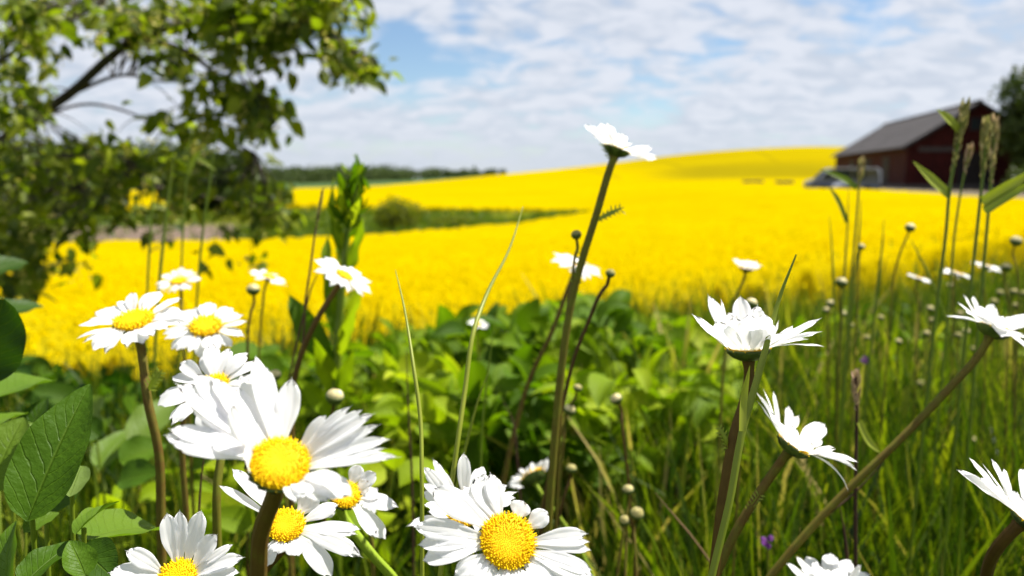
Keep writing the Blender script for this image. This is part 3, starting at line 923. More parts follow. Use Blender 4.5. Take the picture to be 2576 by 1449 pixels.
dr = MB(); bbox(dr, 4.4, 7.6, -.08, -.01, .25, 3.2)
dro = dr.build("door", M['dark'], root, bx0, False)
m = MB(); bbox(m, 4.3, 4.4, -.12, -.01, .25, 3.3); bbox(m, 7.6, 7.7, -.12, -.01, .25, 3.3); bbox(m, 4.4, 7.6, -.12, -.01, 3.2, 3.3); m.build("door_frame", M['frame'], dro, bx0, False)
m = MB(); bbox(m, 5.3, 6.7, -.08, -.01, 5.3, 6.4); wo_ = m.build("window", M['glass'], root, bx0, False)
m = MB(); bbox(m, 5.22, 5.3, -.11, -.01, 5.22, 6.48); bbox(m, 6.7, 6.78, -.11, -.01, 5.22, 6.48); bbox(m, 5.3, 6.7, -.11, -.01, 6.4, 6.48); bbox(m, 5.3, 6.7, -.11, -.01, 5.22, 5.3); bbox(m, 5.97, 6.03, -.105, -.09, 5.3, 6.4); m.build("window_frame", M['frame'], wo_, bx0, False)
for l in (6, 14, 22):
    m = MB(); bbox(m, -.06, -.01, l, l + 2.6, .3, 3.0); m.build("side_door", M['dark'], root, bx0, False)

# ---------------------------------------------------------------- parked van and trailers
M['van'] = plain_mat("silver_paint", [(0, (0.115, 0.13, 0.165)), (1, (0.15, 0.17, 0.205))], .6, .5, .15, 0, 0)
M['tyre'] = plain_mat("rubber", [(0, (0.015, 0.015, 0.015)), (1, (0.03, 0.03, 0.03))], .85, 9)
M['chrome'] = plain_mat("wheel_metal", [(0, (0.3, 0.3, 0.3)), (1, (0.4, 0.4, 0.4))], .35, 5, .5, 0, .8)
M['lamp'] = plain_mat("lamp_lens", [(0, (0.6, 0.6, 0.55)), (1, (0.75, 0.75, 0.7))], .15, 5)
VX = np.array([(2110 - 1288) / FPX * 66, 66.0, 0]); VX[2] = CAM_Z - (480 - HZ) / FPX * 66 - .25
VA = unit(np.array([1.0, -.12, 0])); VB = np.array([-VA[1], VA[0], 0])     # VA: length (front at -VA), VB: away from camera


def vpt(a, b, z): return VX + VA * a + VB * b + UZ * z


def extrude(mb, prof, b0, b1, ptf, tint=.5, inset=0.0, ztop=1.0):
    n = len(prof)
    ctr = np.mean(prof, 0)
    rows = []
    for b, k in ((b0, 1 - inset), (b0 + .12, 1), (b1 - .12, 1), (b1, 1 - inset)):
        rows += [ptf(ctr[0] + (a - ctr[0]) * k, b, ctr[1] + (z - ctr[1]) * k) for a, z in prof]
    q = []
    for r_ in range(3):
        for i in range(n): q.append((r_ * n + i, r_ * n + (i + 1) % n, (r_ + 1) * n + (i + 1) % n, (r_ + 1) * n + i))
    tt = [(0, i, i + 1) for i in range(1, n - 1)] + [(3 * n, 3 * n + i + 1, 3 * n + i) for i in range(1, n - 1)]
    mb.add(rows, q, tt, (0, 0, tint))


van = empty("van", VX, "silver van with dark side windows parked in front of the barn", "van")
prof = [(-2.75, .38), (-2.85, .8), (-2.6, 1.12), (-2.05, 1.25), (-1.35, 2.0), (-1.0, 2.12), (2.5, 2.12), (2.75, 1.95), (2.85, 1.1), (2.8, .38)]
m = MB(); extrude(m, prof, -.92, .92, vpt, .5, .035); body = m.build("body", M['van'], van, VX)


def vquad(pts, b, mat, nm, par=van):
    mm = MB(); k = len(pts)
    v = [vpt(a, b, z) for a, z in pts] + [vpt(a, b + .03, z) for a, z in pts]
    q = [(i, (i + 1) % k, k + (i + 1) % k, k + i) for i in range(k)]
    if k == 4: q += [(0, 1, 2, 3), (7, 6, 5, 4)]
    mm.add(v, q); return mm.build(nm, mat, par, VX, False)


vquad([(-1.85, 1.28), (-.95, 1.28), (-.95, 1.95), (-1.28, 1.95)], -.945, M['glass'], "side_window")
vquad([(-.8, 1.2), (.45, 1.2), (.45, 1.95), (-.8, 1.95)], -.945, M['glass'], "side_window")
vquad([(.6, 1.25), (1.5, 1.25), (1.5, 1.92), (.6, 1.92)], -.945, M['glass'], "side_window")
mm = MB(); mm.add([vpt(-2.07, -.78, 1.30), vpt(-2.07, .78, 1.30), vpt(-1.42, .70, 1.97), vpt(-1.42, -.70, 1.97), vpt(-2.0, -.78, 1.30), vpt(-2.0, .78, 1.30), vpt(-1.37, .70, 1.97), vpt(-1.37, -.70, 1.97)], [(0, 1, 2, 3), (7, 6, 5, 4), (0, 4, 5, 1), (1, 5, 6, 2), (2, 6, 7, 3), (3, 7, 4, 0)])
mm.build("windscreen", M['glass'], van, VX, False)
for a in (-1.75, 1.75):
    for b in (-.86, .66):
        mm = MB(); aa = np.linspace(0, 2 * np.pi, 24, endpoint=False)
        pf = [(a + .34 * math.cos(x), .34 + .34 * math.sin(x)) for x in aa]
        extrude(mm, pf, b - .08, b + .18, vpt, .5, .12); w = mm.build("wheel", M['tyre'], van, VX)
        mm = MB(); pf = [(a + .19 * math.cos(x), .34 + .19 * math.sin(x)) for x in aa]
        bb = b - .10 if b < 0 else b + .0
        extrude(mm, pf, bb, bb + .26, vpt, .5, .2); mm.build("rim", M['chrome'], w, VX)
for b in (-.7, .45):
    mm = MB(); v = [vpt(a_, b_, z_) for a_ in (-2.87, -2.8) for b_ in (b, b + .25) for z_ in (.82, 1.0)]
    mm.add(v, [(0, 1, 3, 2), (4, 6, 7, 5), (0, 4, 5, 1), (2, 3, 7, 6), (0, 2, 6, 4), (1, 5, 7, 3)]); mm.build("headlight", M['lamp'], van, VX, False)
M['trailer'] = plain_mat("dark_trailer_metal", [(0, (0.035, 0.035, 0.04)), (1, (0.07, 0.07, 0.075))], .7, 3)


def trailer(px, py, d, wid, label):
    X = np.array([(px - 1288) / FPX * d, d, 0]); X[2] = float(crop_top(np.arctan2(X[0], X[1]), np.hypot(X[0], X[1]))) - .72
    f = lambda a, b, z: X + np.array([a, b, z])
    rt = empty("trailer", X, label, "trailer", None)
    m = MB(); h = wid / 2
    extrude(m, [(-h, .55), (h, .55), (h + .05, 1.0), (-h - .05, 1.0)], -.8, .8, f, .5, .02); m.build("bed", M['trailer'], rt, X, False)
    for a in (-.45, .45):
        aa = np.linspace(0, 2 * np.pi, 18, endpoint=False); m = MB()
        extrude(m, [(a + .3 * math.cos(x), .3 + .3 * math.sin(x)) for x in aa], -.95, -.72, f, .5, .1); m.build("wheel", M['tyre'], rt, X)
    m = MB(); tube(m, [f(h, 0, .6), f(h + .9, 0, .5)], .05, 6); m.build("drawbar", M['trailer'], rt, X)


trailer(1889, 447, 92, 1.9, "dark low farm trailer standing in the crop, farther from the van")
trailer(1968, 452, 88, 1.5, "small dark low farm trailer standing in the crop nearest the van")

# ---------------------------------------------------------------- overhanging tree on the left
TB = np.array([-2.75, 3.1, 0]); TB[2] = float(ground_xy(TB[0], TB[1])) - .05
tree = empty("tree", TB, "leafy tree with pale yellow flower clusters overhanging the upper left corner", "tree")
branches = [
    [(-700, 900, 3.15), (-420, 640, 3.0), (-100, 440, 2.9), (60, 310, 2.8), (170, 240, 2.7), (270, 150, 2.6), (350, 95, 2.5), (480, 60, 2.4), (620, 40, 2.35), (760, 60, 2.3), (860, 110, 2.2), (925, 150, 2.15)],
    [(60, 310, 2.8), (230, 262, 2.7), (330, 285, 2.65), (420, 330, 2.6), (520, 350, 2.5)],
    [(350, 95, 2.5), (470, 130, 2.45), (560, 200, 2.4), (640, 250, 2.35), (690, 290, 2.3)],
    [(-420, 640, 3.0), (-260, 380, 2.8), (-60, 200, 2.7), (80, 100, 2.6), (200, 40, 2.5), (360, -60, 2.4)],
    [(620, 40, 2.35), (740, -50, 2.3), (860, -40, 2.25), (900, 30, 2.2)],
    [(-420, 640, 3.0), (-150, 540, 2.9), (30, 500, 2.85), (200, 470, 2.8), (380, 470, 2.7), (540, 500, 2.7), (660, 525, 2.65)],
    [(-420, 660, 3.0), (-150, 640, 2.8), (0, 640, 2.7), (90, 690, 2.6)],
    [(170, 240, 2.7), (300, 190, 2.7), (420, 205, 2.65), (520, 190, 2.6)],
    [(-260, 380, 2.8), (-40, 330, 2.6), (60, 380, 2.5), (240, 395, 2.45), (360, 420, 2.4)],
    [(640, 250, 2.35), (655, 330, 2.33), (640, 385, 2.32)]]
brad = [(.024, .004), (.006, .002), (.010, .003), (.013, .004), (.006, .002), (.020, .003), (.014, .003), (.008, .002), (.010, .002), (.003, .0015)]
mbt = MB()
tube(mbt, catmull([TB, TB + np.array([-.05, 0, .5]), P(-700, 900, 3.15)], 6), np.linspace(.11, .036, 13), 10)
bpts = []
for bl_, (r0, r1) in zip(branches, brad):
    pth = catmull([P(*b) for b in bl_], 7)
    tube(mbt, pth, np.linspace(r0, r1, len(pth)), 7)
    bpts.append(pth)
bpts = np.vstack(bpts)
blobs = [(420, 10, 470, 60, 115), (60, 90, 110, 100, 38), (20, 290, 100, 110, 36), (640, 80, 140, 70, 52), (330, 60, 120, 40, 20), (830, 30, 70, 50, 18), (900, 165, 75, 35, 20), (850, 130, 50, 40, 12),
         (520, 170, 110, 60, 16), (655, 285, 55, 55, 20), (570, 250, 60, 45, 14), (640, 395, 26, 26, 3), (220, 390, 230, 60, 30), (60, 480, 130, 110, 50), (420, 440, 150, 70, 18),
         (640, 520, 80, 55, 18), (30, 640, 80, 110, 56), (300, 520, 200, 50, 17), (370, 110, 60, 40, 8), (470, 330, 90, 60, 16), (700, 560, 40, 40, 6), (180, 620, 110, 70, 8), (480, 620, 160, 50, 5)]
TL = tmpl_leaf(7, 3, 0.52, 0.10, 0.35, 'ovate')
mbl = MB(); mbb = MB()
lp, ly, ln, lsz, lti = [], [], [], [], []
fp, fy, fn_, fs = [], [], [], []
for (cx_, cy2, rx_, ry_, cnt) in blobs:
    for _ in range(cnt):
        a = random.uniform(0, 6.283); k = math.sqrt(random.random())
        px, py = cx_ + rx_ * k * math.cos(a), cy2 + ry_ * k * math.sin(a)
        d = random.uniform(2.1, 3.0) if px < 500 else random.uniform(2.1, 2.6)
        tipp = P(px, py, d)
        near = bpts[np.argmin(np.linalg.norm(bpts - tipp, axis=1))]
        if np.linalg.norm(near - tipp) > .05:
            mid = (near + tipp) / 2 + np.array([random.uniform(-.03, .03), random.uniform(-.03, .03), random.uniform(0, .06)])
            tw = bez(near, mid, tipp, 9); tube(mbt, tw[::2], np.linspace(.0030, .0010, 5), 4)
            for f in range(random.choice((0, 1, 1, 2))):
                lp.append(tw[random.randint(2, 8)] + np.array([random.gauss(0, .008), random.gauss(0, .008), 0])); ly.append(np.array([random.gauss(.1, .6), random.gauss(-.1, .6), random.gauss(-.5, .4)]))
                ln.append(np.array([random.gauss(.2, .6), random.gauss(-.2, .6), 1.0])); lsz.append(random.uniform(.035, .062)); lti.append(random.random())
        for j in range(random.choice((3, 4, 5, 5))):
            o = np.array([random.gauss(0, .025), random.gauss(0, .03), random.gauss(0, .02)])
            y = np.array([random.gauss(.12, .6), random.gauss(-.1, .6), random.gauss(-.55, .4)])
            lp.append(tipp + o); ly.append(y); ln.append(np.array([random.gauss(.2, .6), random.gauss(-.2, .6), 1.0])); lsz.append(random.uniform(.038, .070)); lti.append(random.random())
        if random.random() < .5:
            for j in range(12):
                fp.append(tipp + np.array([random.gauss(0, .012), random.gauss(0, .012), -.02 + random.gauss(0, .016)])); fs.append(random.uniform(.010, .018))
scatter(mbl, TL, np.array(lp), np.array(ly), np.array(ln), np.array(lsz), np.array(lti))
scatter(mbb, LEAFQ, np.array(fp), rdir(len(fp)), rdir(len(fp)), np.array(fs), RNG.random(len(fp)))
mbt.build("trunk", M['bark'], tree, TB)
mbl.build("crown", M['leaf_tree'], tree, TB)
mbb.build("blossom", M['blossom'], tree, TB)

# ---------------------------------------------------------------- daisies


def to_ground(pts, lean=.25):
    """carry a stem on from its last point down to the ground, bending gently"""
    p = np.asarray(pts[-1]); q = np.asarray(pts[-2])
    d0 = unit(p - q)
    g = float(ground_xy(p[0], p[1]))
    h = max(p[2] - g, 0.02)
    out = list(pts); step = h / 3.2
    dr = d0
    for i in range(12):
        dr = unit(dr * .72 + np.array([0, 0, -.42]))
        p = p + dr * step
        gz = float(ground_xy(p[0], p[1]))
        if p[2] <= gz + .004:
            p = np.array([p[0], p[1], gz - .01]); out.append(p); break
        out.append(p)
    return out


def petal(mb, base, tip, width, n, bow=.12, tint=.5, roll=0.0, hook=0.0, na=7, nv=10):
    L = np.linalg.norm(tip - base)
    ctrl = base + (tip - base) * .5 + n * bow * L
    path = bez(base, ctrl, tip, nv)
    if hook:
        vv = np.linspace(0, 1, nv)
        path = path - n * (hook * L * np.clip(vv - .62, 0, 1) ** 2 * 3.0)[:, None]
    sd, nn = frames(path, n)
    if roll:
        s2 = sd * math.cos(roll) + nn * math.sin(roll); nn = nn * math.cos(roll) - sd * math.sin(roll); sd = s2
    v = np.linspace(0, 1, nv)
    pr = (.34 + .66 * ss(v / .55)) * np.sqrt(np.maximum(0, 1 - np.clip((v - .5) / .5, 0, 1) ** 3.0))
    pr = np.maximum(pr, .16)
    strip(mb, path, sd, nn, pr * width / 2, na, random.uniform(-.05, .28), random.uniform(.04, .085), tint, random.uniform(.2, .8), random.uniform(.02, .07))


FL_a = np.linspace(0, 2 * np.pi, 5, endpoint=False)
FLV = np.vstack([np.stack([np.cos(FL_a) * .5, np.zeros(5), np.sin(FL_a) * .5], 1), np.stack([np.cos(FL_a) * .42, np.full(5, .75), np.sin(FL_a) * .42], 1), [[0, 1.0, 0]]])
FLQ = [(i, (i + 1) % 5, 5 + (i + 1) % 5, 5 + i) for i in range(5)]
FLT = [(5 + i, 5 + (i + 1) % 5, 10) for i in range(5)]


def flower_head(root, org, c, n, rd, nfl, young=False):
    """disc of florets on a dome, and the green bract cup below"""
    t1 = unit(np.cross(n, [0.31, .9, .27])); t2 = np.cross(n, t1)
    m = MB()
    prof = [(1.0, -.10), (1.02, .02), (.94, .14), (.78, .22), (.54, .27), (.25, .26), (.0, .24)]
    th_ = np.linspace(0, 2 * np.pi, 20, endpoint=False)
    v = [c + (t1 * math.cos(a) + t2 * math.sin(a)) * rd * .97 * p[0] + n * rd * p[1] * .93 for p in prof for a in th_]
    q = [(i * 20 + j, i * 20 + (j + 1) % 20, (i + 1) * 20 + (j + 1) % 20, (i + 1) * 20 + j) for i in range(6) for j in range(20)]
    m.add(v, q, c=(0, 0, .12))
    pp = np.array(prof)[::-1]
    for i in range(nfl):
        f = math.sqrt((i + .5) / nfl) * 1.02; a = i * 2.39996
        h = float(np.interp(f, pp[:, 0], pp[:, 1]))
        a += random.gauss(0, .05); pos = c + (t1 * math.cos(a) + t2 * math.sin(a)) * rd * f + n * rd * h
        out_ = t1 * math.cos(a) + t2 * math.sin(a)
        ax = unit(n + out_ * max(0, f - .35) * 1.5)
        s = rd * (2.2 / math.sqrt(nfl)) * (.62 + .5 * f) * .62
        ln_ = s * (.40 + .75 * (f > .6) * random.uniform(.6, 1.4) + (1.1 if f > .92 and random.random() < .45 else 0))
        x = unit(np.cross(ax, t1 + .01)); z = np.cross(ax, x)
        vv = pos + FLV[:, 0:1] * x * s + FLV[:, 1:2] * ax * ln_ + FLV[:, 2:3] * z * s
        m.add(vv, FLQ, FLT, (0, 0, (1.0 - .42 * f + random.uniform(-.16, .16)) if not young else .9))
    m.build("flower_disc", M['disc'], root, org, True)
    m = MB()
    prof = [(.16, -.62), (.34, -.60), (.72, -.46), (1.0, -.24), (1.10, -.04), (1.03, -.02), (.9, -.12)]
    v = [c + (t1 * math.cos(a) + t2 * math.sin(a)) * rd * p[0] + n * rd * p[1] for p in prof for a in th_]
    m.add(v, q, c=(0, 0, .45))
    for row, (r0, z0, r1, z1, k) in enumerate(((.35, -.63, .93, -.36, 11), (.7, -.50, 1.16, -.06, 14))):
        for i in range(k):
            a = (i + .5 * row) * 2 * np.pi / k; o_ = t1 * math.cos(a) + t2 * math.sin(a)
            b0 = c + o_ * rd * r0 + n * rd * z0; b1 = c + o_ * rd * r1 + n * rd * z1
            leafmesh(m, b0, b1, rd * .42, unit(o_ - n * .6), .10, -.15, random.uniform(.1, .95), 3, 5, 'lance', 0)
    m.build("bract_cup", M['bract'], root, org)
    return t1, t2


def feather_leaf(mb, base, tip, w, nrm, tint):
    """narrow toothed daisy stem leaf"""
    leafmesh(mb, base, tip, w * .5, nrm, .12, .3, tint, 3, 8, 'lance', 0)
    for i in range(1, 7):
        t_ = i / 7.5; p = base + (tip - base) * t_ + nrm * .12 * np.linalg.norm(tip - base) * 2 * t_ * (1 - t_)
        s = unit(np.cross(tip - base, nrm))
        for g in (-1, 1):
            leafmesh(mb, p, p + (s * g * w * random.uniform(.5, .9) + unit(tip - base) * w * .4), w * .22, nrm, 0, 0, tint, 2, 3, 'lance', 0)


def daisy(label, c, d, n, rpx, disc, stem, tips=None, npet=22, el=.1, eamp=0.0, ephi=0.0, droop=.1, srad=.0016, tint=.45, leaves=(), Rt=None, wr=.27, seed=1, nfl=None, jit=.12, young=False, hook=0.0):
    """c: pixel of the disc base, d: metres from the camera, n: facing (right, up, towards camera)"""
    random.seed(seed)
    k = d / FPX
    c3 = P(c[0], c[1], d); n3 = camdir(*n)
    rd = disc * k
    path = [c3 - n3 * rd * .58]
    pts = [P(s[0], s[1], s[2] if len(s) > 2 else d) for s in stem]
    pre = path + [c3 - n3 * (rd * .58 + .007)]
    while len(pts) > 2 and np.linalg.norm(pts[0] - pre[-1]) < .019: pts = pts[1:]
    sp = catmull(to_ground(pre + pts), 7)
    org = sp[-1]
    root = empty("daisy", org, label, "daisy", "ox-eye daisies in the meadow")
    t1, t2 = flower_head(root, org, c3, n3, rd, nfl or (260 if d < .45 else 110 if d < .8 else 60), young)
    m = MB()
    if tips:
        for tp in tips:
            px, py, w, dd = tp[:4]
            bow = tp[4] if len(tp) > 4 else .1
            if Rt:
                tow = -FW; ac = unit(tow - n3 * np.dot(tow, n3)); lt = np.cross(n3, ac)
                x_ = np.dot(P(px, py, d) - c3, lt) / k
                dd = dd * math.sqrt(max(0.0, Rt * Rt - x_ * x_))
            tip3 = P(px, py, d - dd * k)
            dv = tip3 - c3; inpl = dv - n3 * np.dot(dv, n3)
            o_ = unit(inpl)
            base = c3 + o_ * rd * .93 - n3 * rd * .02
            # face: between the flower axis and the outward lift
            dirp = unit(tip3 - base)
            fn = unit(n3 - dirp * np.dot(n3, dirp) + (-o_ + dirp * np.dot(o_, dirp)) * .25)
            petal(m, base, tip3, w * k, fn, bow, random.random(), random.gauss(0, .12), random.uniform(0, .06) if len(tp) < 6 else tp[5], 9, 14)
    if npet:
        Lp = rpx * k - rd
        ax = math.radians(ephi)
        for i in range(npet):
            a = 2 * np.pi * (i + random.uniform(-.3, .3)) / npet
            o_ = t1 * math.cos(a) + t2 * math.sin(a)
            # lift may vary round the head: ephi measured on screen, anticlockwise from the right
            scr = math.atan2(np.dot(o_, UP), np.dot(o_, RT))
            e = el + eamp * math.cos(scr - ax) + random.gauss(0, jit)
            L = Lp * random.uniform(.86, 1.08)
            dirp = o_ * math.cos(e) + n3 * math.sin(e)
            base = c3 + o_ * rd * .93 - n3 * rd * (.02 + .05 * (i % 2))
            tip = base + dirp * L - n3 * L * droop * .5
            fn = unit(n3 * math.cos(e) - o_ * math.sin(e))
            petal(m, base, tip, (rpx * k) * wr * random.uniform(.8, 1.12), fn, droop + random.uniform(-.04, .08), random.random(), random.gauss(0, .22), random.uniform(0, .1) + hook, 7 if d < .6 else 5, 9 if d < .6 else 6)
    m.build("petal_ring", M['petal'], root, org)
    m = MB()
    rads = np.interp(np.linspace(0, 1, len(sp)), [0, .02, .06, .3, 1], [srad * 1.5, srad * 1.2, srad, srad, srad * 1.15])
    rads[0] = min(rd * .3, srad * 2)
    tube(m, sp, rads, 16 if d < .45 else 10, .15 if d < .45 else .1, tint)
    m.build("stem", M['stem'], root, org)
    for (f, lx, ly_, w) in leaves:
        m = MB(); b = sp[int(f * (len(sp) - 1))]
        feather_leaf(m, b, b + (RT * lx + UP * ly_) * k, w * k, unit(np.array([.3, -.8, .5])), .7)
        m.build("leaf", M['stalk'], root, org)
    return root


z2 = lambda x, y: (389 + x * .2963, 885.5 + y * .2963)
z3 = lambda x, y: (1033 + x * .2223, 1127 + y * .2223)
Zp = lambda f, L: [(*f(a[0], a[1]), a[2] * (.285 if f is z2 else .222), *a[3:]) for a in L]

# the largest, front left
daisy("largest daisy, tilted to the camera, on a thick dark stem in the lower left", (703, 1166), .205, (.26, .70, .66), 290, 74,
      [(664, 1270, .219), (655, 1350, .225), (650, 1449, .231)],
      Zp(z2, [(95, 700, 290, 5, .16), (190, 270, 250, -70, .1), (330, 180, 230, -95, .12), (650, 455, 215, 70, -.12), (860, 40, 185, -120, .04), (730, 190, 170, -125, .06), (1165, 225, 215, -105, -.06),
              (1655, 462, 105, -60, .12), (1755, 490, 115, -45, .08), (1850, 520, 150, -30, .06), (1985, 735, 125, 0, .08), (2065, 890, 125, 25, .14), (1760, 930, 80, 30, .1),
              (1670, 1215, 260, 60, .16), (1470, 1270, 160, 75, .18), (1200, 1275, 130, 105, .3), (835, 800, 160, 110, -.25), (400, 560, 230, -40, .15), (150, 760, 240, 25, .12), (300, 420, 240, -60, .1), (1320, 1235, 170, 100, .18), (1900, 620, 130, -20, .05), (240, 330, 170, -55, .1), (480, 210, 160, -85, .1), (560, 330, 170, -60, .1), (700, 300, 150, -90, .05), (950, 130, 140, -118, .04), (130, 650, 190, 0, .12), (1080, 330, 130, -118, .0), (1450, 540, 120, -60, .08), (1780, 700, 130, -20, .06), (1950, 820, 120, 10, .1), (1600, 1120, 150, 70, .2), (1300, 1200, 140, 92, .22), (480, 760, 180, 20, .12), (1560, 600, 130, -50, .05), (1000, 300, 120, -120, .05)]),
      npet=0, srad=.0021, tint=.34, leaves=((.05, 55, 26, 22),), seed=1, nfl=620)
daisy("second large daisy, open towards the camera, bottom centre", (1277, 1362), .25, (.22, .55, .78), 220, 71,
      [(1262, 1440, .27), (1255, 1520, .285)],
      Zp(z3, [(50, 890, 250, 10, .1), (140, 1270, 240, 40, .15), (260, 1180, 220, 35, .15), (540, 1570, 270, 70, .12), (800, 1640, 240, 80, .1), (1020, 1650, 220, 85, .1), (1330, 1640, 230, 80, .1), (1600, 1600, 230, 70, .1), (2070, 1490, 250, 40, .12),
              (2050, 1370, 125, 25, .2, .12), (2035, 1150, 140, 5, .15), (1995, 965, 185, -15, .1), (1550, 720, 235, -45, .1), (1275, 600, 250, -60, .06), (905, 285, 205, -75, .05), (740, 330, 290, -75, .08),
              (250, 470, 320, -30, .15), (430, 560, 260, -45, .12), (1080, 1640, 150, 84, .05), (600, 430, 200, -60, .1), (330, 540, 210, -38, .12), (500, 1440, 200, 62, .12), (650, 1600, 200, 75, .1), (1180, 1650, 190, 84, .1), (1780, 1560, 200, 58, .1), (2060, 1430, 150, 32, .15), (2020, 1060, 140, -5, .12), (90, 1090, 200, 25, .12), (880, 330, 200, -74, .05)]),
      npet=0, srad=.0022, tint=.6, seed=2, nfl=620)
daisy("daisy half hidden just behind the bottom centre one", (1168, 1290), .33, (-.05, .72, .62), 150, 42, [(1180, 1370, .34), (1185, 1449, .345)],
      Zp(z3, [(150, 215, 150, -10, .1), (255, 125, 110, -30, .05), (340, 250, 110, -30, .1), (600, 62, 160, -50, .05), (850, 290, 230, -40, .1), (1090, 420, 150, -25, .1), (1205, 495, 100, 0, .15), (140, 400, 110, 0, .2), (150, 640, 120, 20, .3), (205, 720, 150, 40, .2)]),
      npet=8, el=.1, droop=.15, seed=3, tint=.6)
daisy("flat open daisy on a tall brown stem, upper left of the daisies", (337, 808), .40, (-.02, .88, .46), 131, 46,
      [(352, 900), (372, 1010), (398, 1130), (405, 1300), (408, 1449)], npet=21, el=.12, eamp=.22, ephi=80, droop=.1, seed=4, srad=.0020, tint=.42, leaves=((.22, 42, 60, 26), (.6, 55, 40, 26)), wr=.30)
daisy("open daisy beside the flat one, showing a round yellow disc", (518, 822), .47, (.10, .80, .58), 102, 38, [(498, 890), (470, 1000), (460, 1100), (470, 1300)], npet=22, el=.06, eamp=.1, ephi=70, droop=.1, seed=5, srad=.0017, tint=.4, wr=.30)
daisy("daisy partly hidden behind the upright petals of the largest", (535, 975), .36, (-.12, .72, .66), 138, 40, [(530, 1100), (545, 1250), (550, 1449)], npet=17, el=.15, droop=.12, seed=36, srad=.0017, tint=.55, wr=.30, leaves=((.55, 35, 10, 34),))
daisy("ragged daisy with curled petals under the largest one", (720, 1322), .275, (.12, .72, .66), 180, 46,
      [(690, 1400, .28), (620, 1500, .29)],
      [(552, 1222, 22, -20, .1), (585, 1180, 40, -50, .1), (622, 1195, 36, -60, .05), (790, 1235, 62, -40, -.1), (850, 1270, 44, -30, .1), (640, 1330, 44, 30, .25, .15), (662, 1425, 46, 55, .25, .2), (700, 1392, 48, 60, .25, .1), (752, 1398, 50, 60, .2),
       (835, 1449, 52, 55, .18), (908, 1398, 46, 35, .18), (896, 1342, 36, 10, .12), (905, 1330, 30, 0, .1)], npet=0, seed=7, srad=.0018, tint=.25)
daisy("daisy peeking out right of the largest one on a bright green stem", (868, 1245), .35, (.30, .70, .64), 128, 38, [(905, 1340, .355), (940, 1400, .36), (985, 1449, .365)],
      [(1000, 1275, 44, 10, .1), (970, 1355, 44, 35, .1), (945, 1352, 34, 45, .1), (985, 1262, 36, 0, .1), (945, 1190, 40, -30, .05), (905, 1170, 40, -40, .05), (930, 1215, 40, -15, .05), (800, 1190, 40, -30), (815, 1300, 34, 40, .2), (958, 1245, 26, 0)],
      npet=0, seed=8, srad=.002, tint=.95)
daisy("daisy cut by the bottom edge with upright left petals", (445, 1455), .28, (.0, .74, .66), 172, 48, [(430, 1520), (425, 1600)],
      [(318, 1385, 44, 0, .25), (275, 1440, 56, 20, .2), (420, 1292, 48, -50, .05), (452, 1285, 44, -60, .05), (505, 1285, 52, -55, .02), (545, 1345, 54, -30, .05), (585, 1370, 30, -20, .1), (612, 1402, 44, 0, .12), (600, 1440, 40, 15, .1), (375, 1530, 50, 55), (450, 1570, 50, 60), (540, 1530, 50, 50)],
      npet=0, seed=9, srad=.002, tint=.4)
daisy("small blurred daisy above the flat open one", (450, 708), .75, (.0, .88, .46), 56, 19, [(455, 800), (470, 950), (480, 1150)], npet=18, el=.15, eamp=.3, ephi=90, seed=10, srad=.0014, wr=.34)
daisy("small blurred daisy seen edge-on, sloping down right", (676, 697), .85, (.38, .92, .15), 52, 16, [(660, 780), (650, 950), (655, 1100)], npet=17, el=.02, seed=11, srad=.0012, wr=.34)
daisy("mid-size daisy tilted right in front of the green dock", (866, 694), .62, (.54, .80, .24), 80, 22, [(838, 740), (800, 800), (762, 880), (740, 960), (735, 1150)], npet=20, el=.03, seed=12, srad=.0022, tint=.3, wr=.34)
daisy("highest daisy, seen from below against the sky on a long stem", (1552, 374), .50, (.34, .93, .06), 104, 32,
      [(1528, 450), (1498, 545), (1468, 640), (1440, 745), (1415, 900), (1395, 1100), (1380, 1300)], npet=26, el=.34, eamp=.22, ephi=140, droop=.02, seed=13, srad=.0023, tint=.5, leaves=((.06, -25, 50, 22), (.2, 78, 38, 24), (.36, 20, 110, 24)), wr=.30, jit=.16)
daisy("blurred daisy split in two by the long stem before it", (1452, 668), .78, (.36, .88, .30), 70, 15, [(1435, 730), (1390, 830), (1330, 960), (1290, 1100)], npet=20, el=.05, seed=14, srad=.0022, tint=.4, wr=.34)
daisy("cup-shaped half open daisy against the yellow field right of centre", (1877, 676), .80, (.18, .96, .15), 44, 15, [(1862, 710), (1845, 760), (1825, 880), (1810, 1100)], npet=20, el=.85, seed=15, srad=.0013, tint=.5, wr=.34, young=True)
daisy("big white daisy seen from the side, petals raised, right of centre", (1882, 876), .32, (-.05, .985, .06), 170, 50,
      [(1878, 930), (1868, 1000), (1845, 1100), (1822, 1230), (1795, 1449)],
      [(1744, 792, 46, .1, .0), (1764, 812, 48, .8, .04), (1784, 742, 42, -.8, -.02), (1815, 754, 56, -.1, -.05), (1862, 746, 50, -.9, -.04), (1848, 796, 58, .85, -.06), (1886, 790, 60, 1, -.08), (1922, 790, 58, .8, -.06), (1958, 806, 50, .3, -.05), (1992, 818, 54, .7, -.04),
       (2062, 802, 40, -.6, .02), (2062, 832, 46, .3, .05), (2072, 870, 42, .8, .10), (2030, 852, 52, 1, .06), (1835, 786, 50, -.5, 0), (1905, 768, 50, -.8, 0), (1975, 838, 54, 1, .02), (1805, 806, 54, .95, 0), (1935, 812, 50, .95, 0)],
      Rt=160, npet=0, seed=16, srad=.0019, tint=.3, leaves=((.3, -35, 70, 26),))
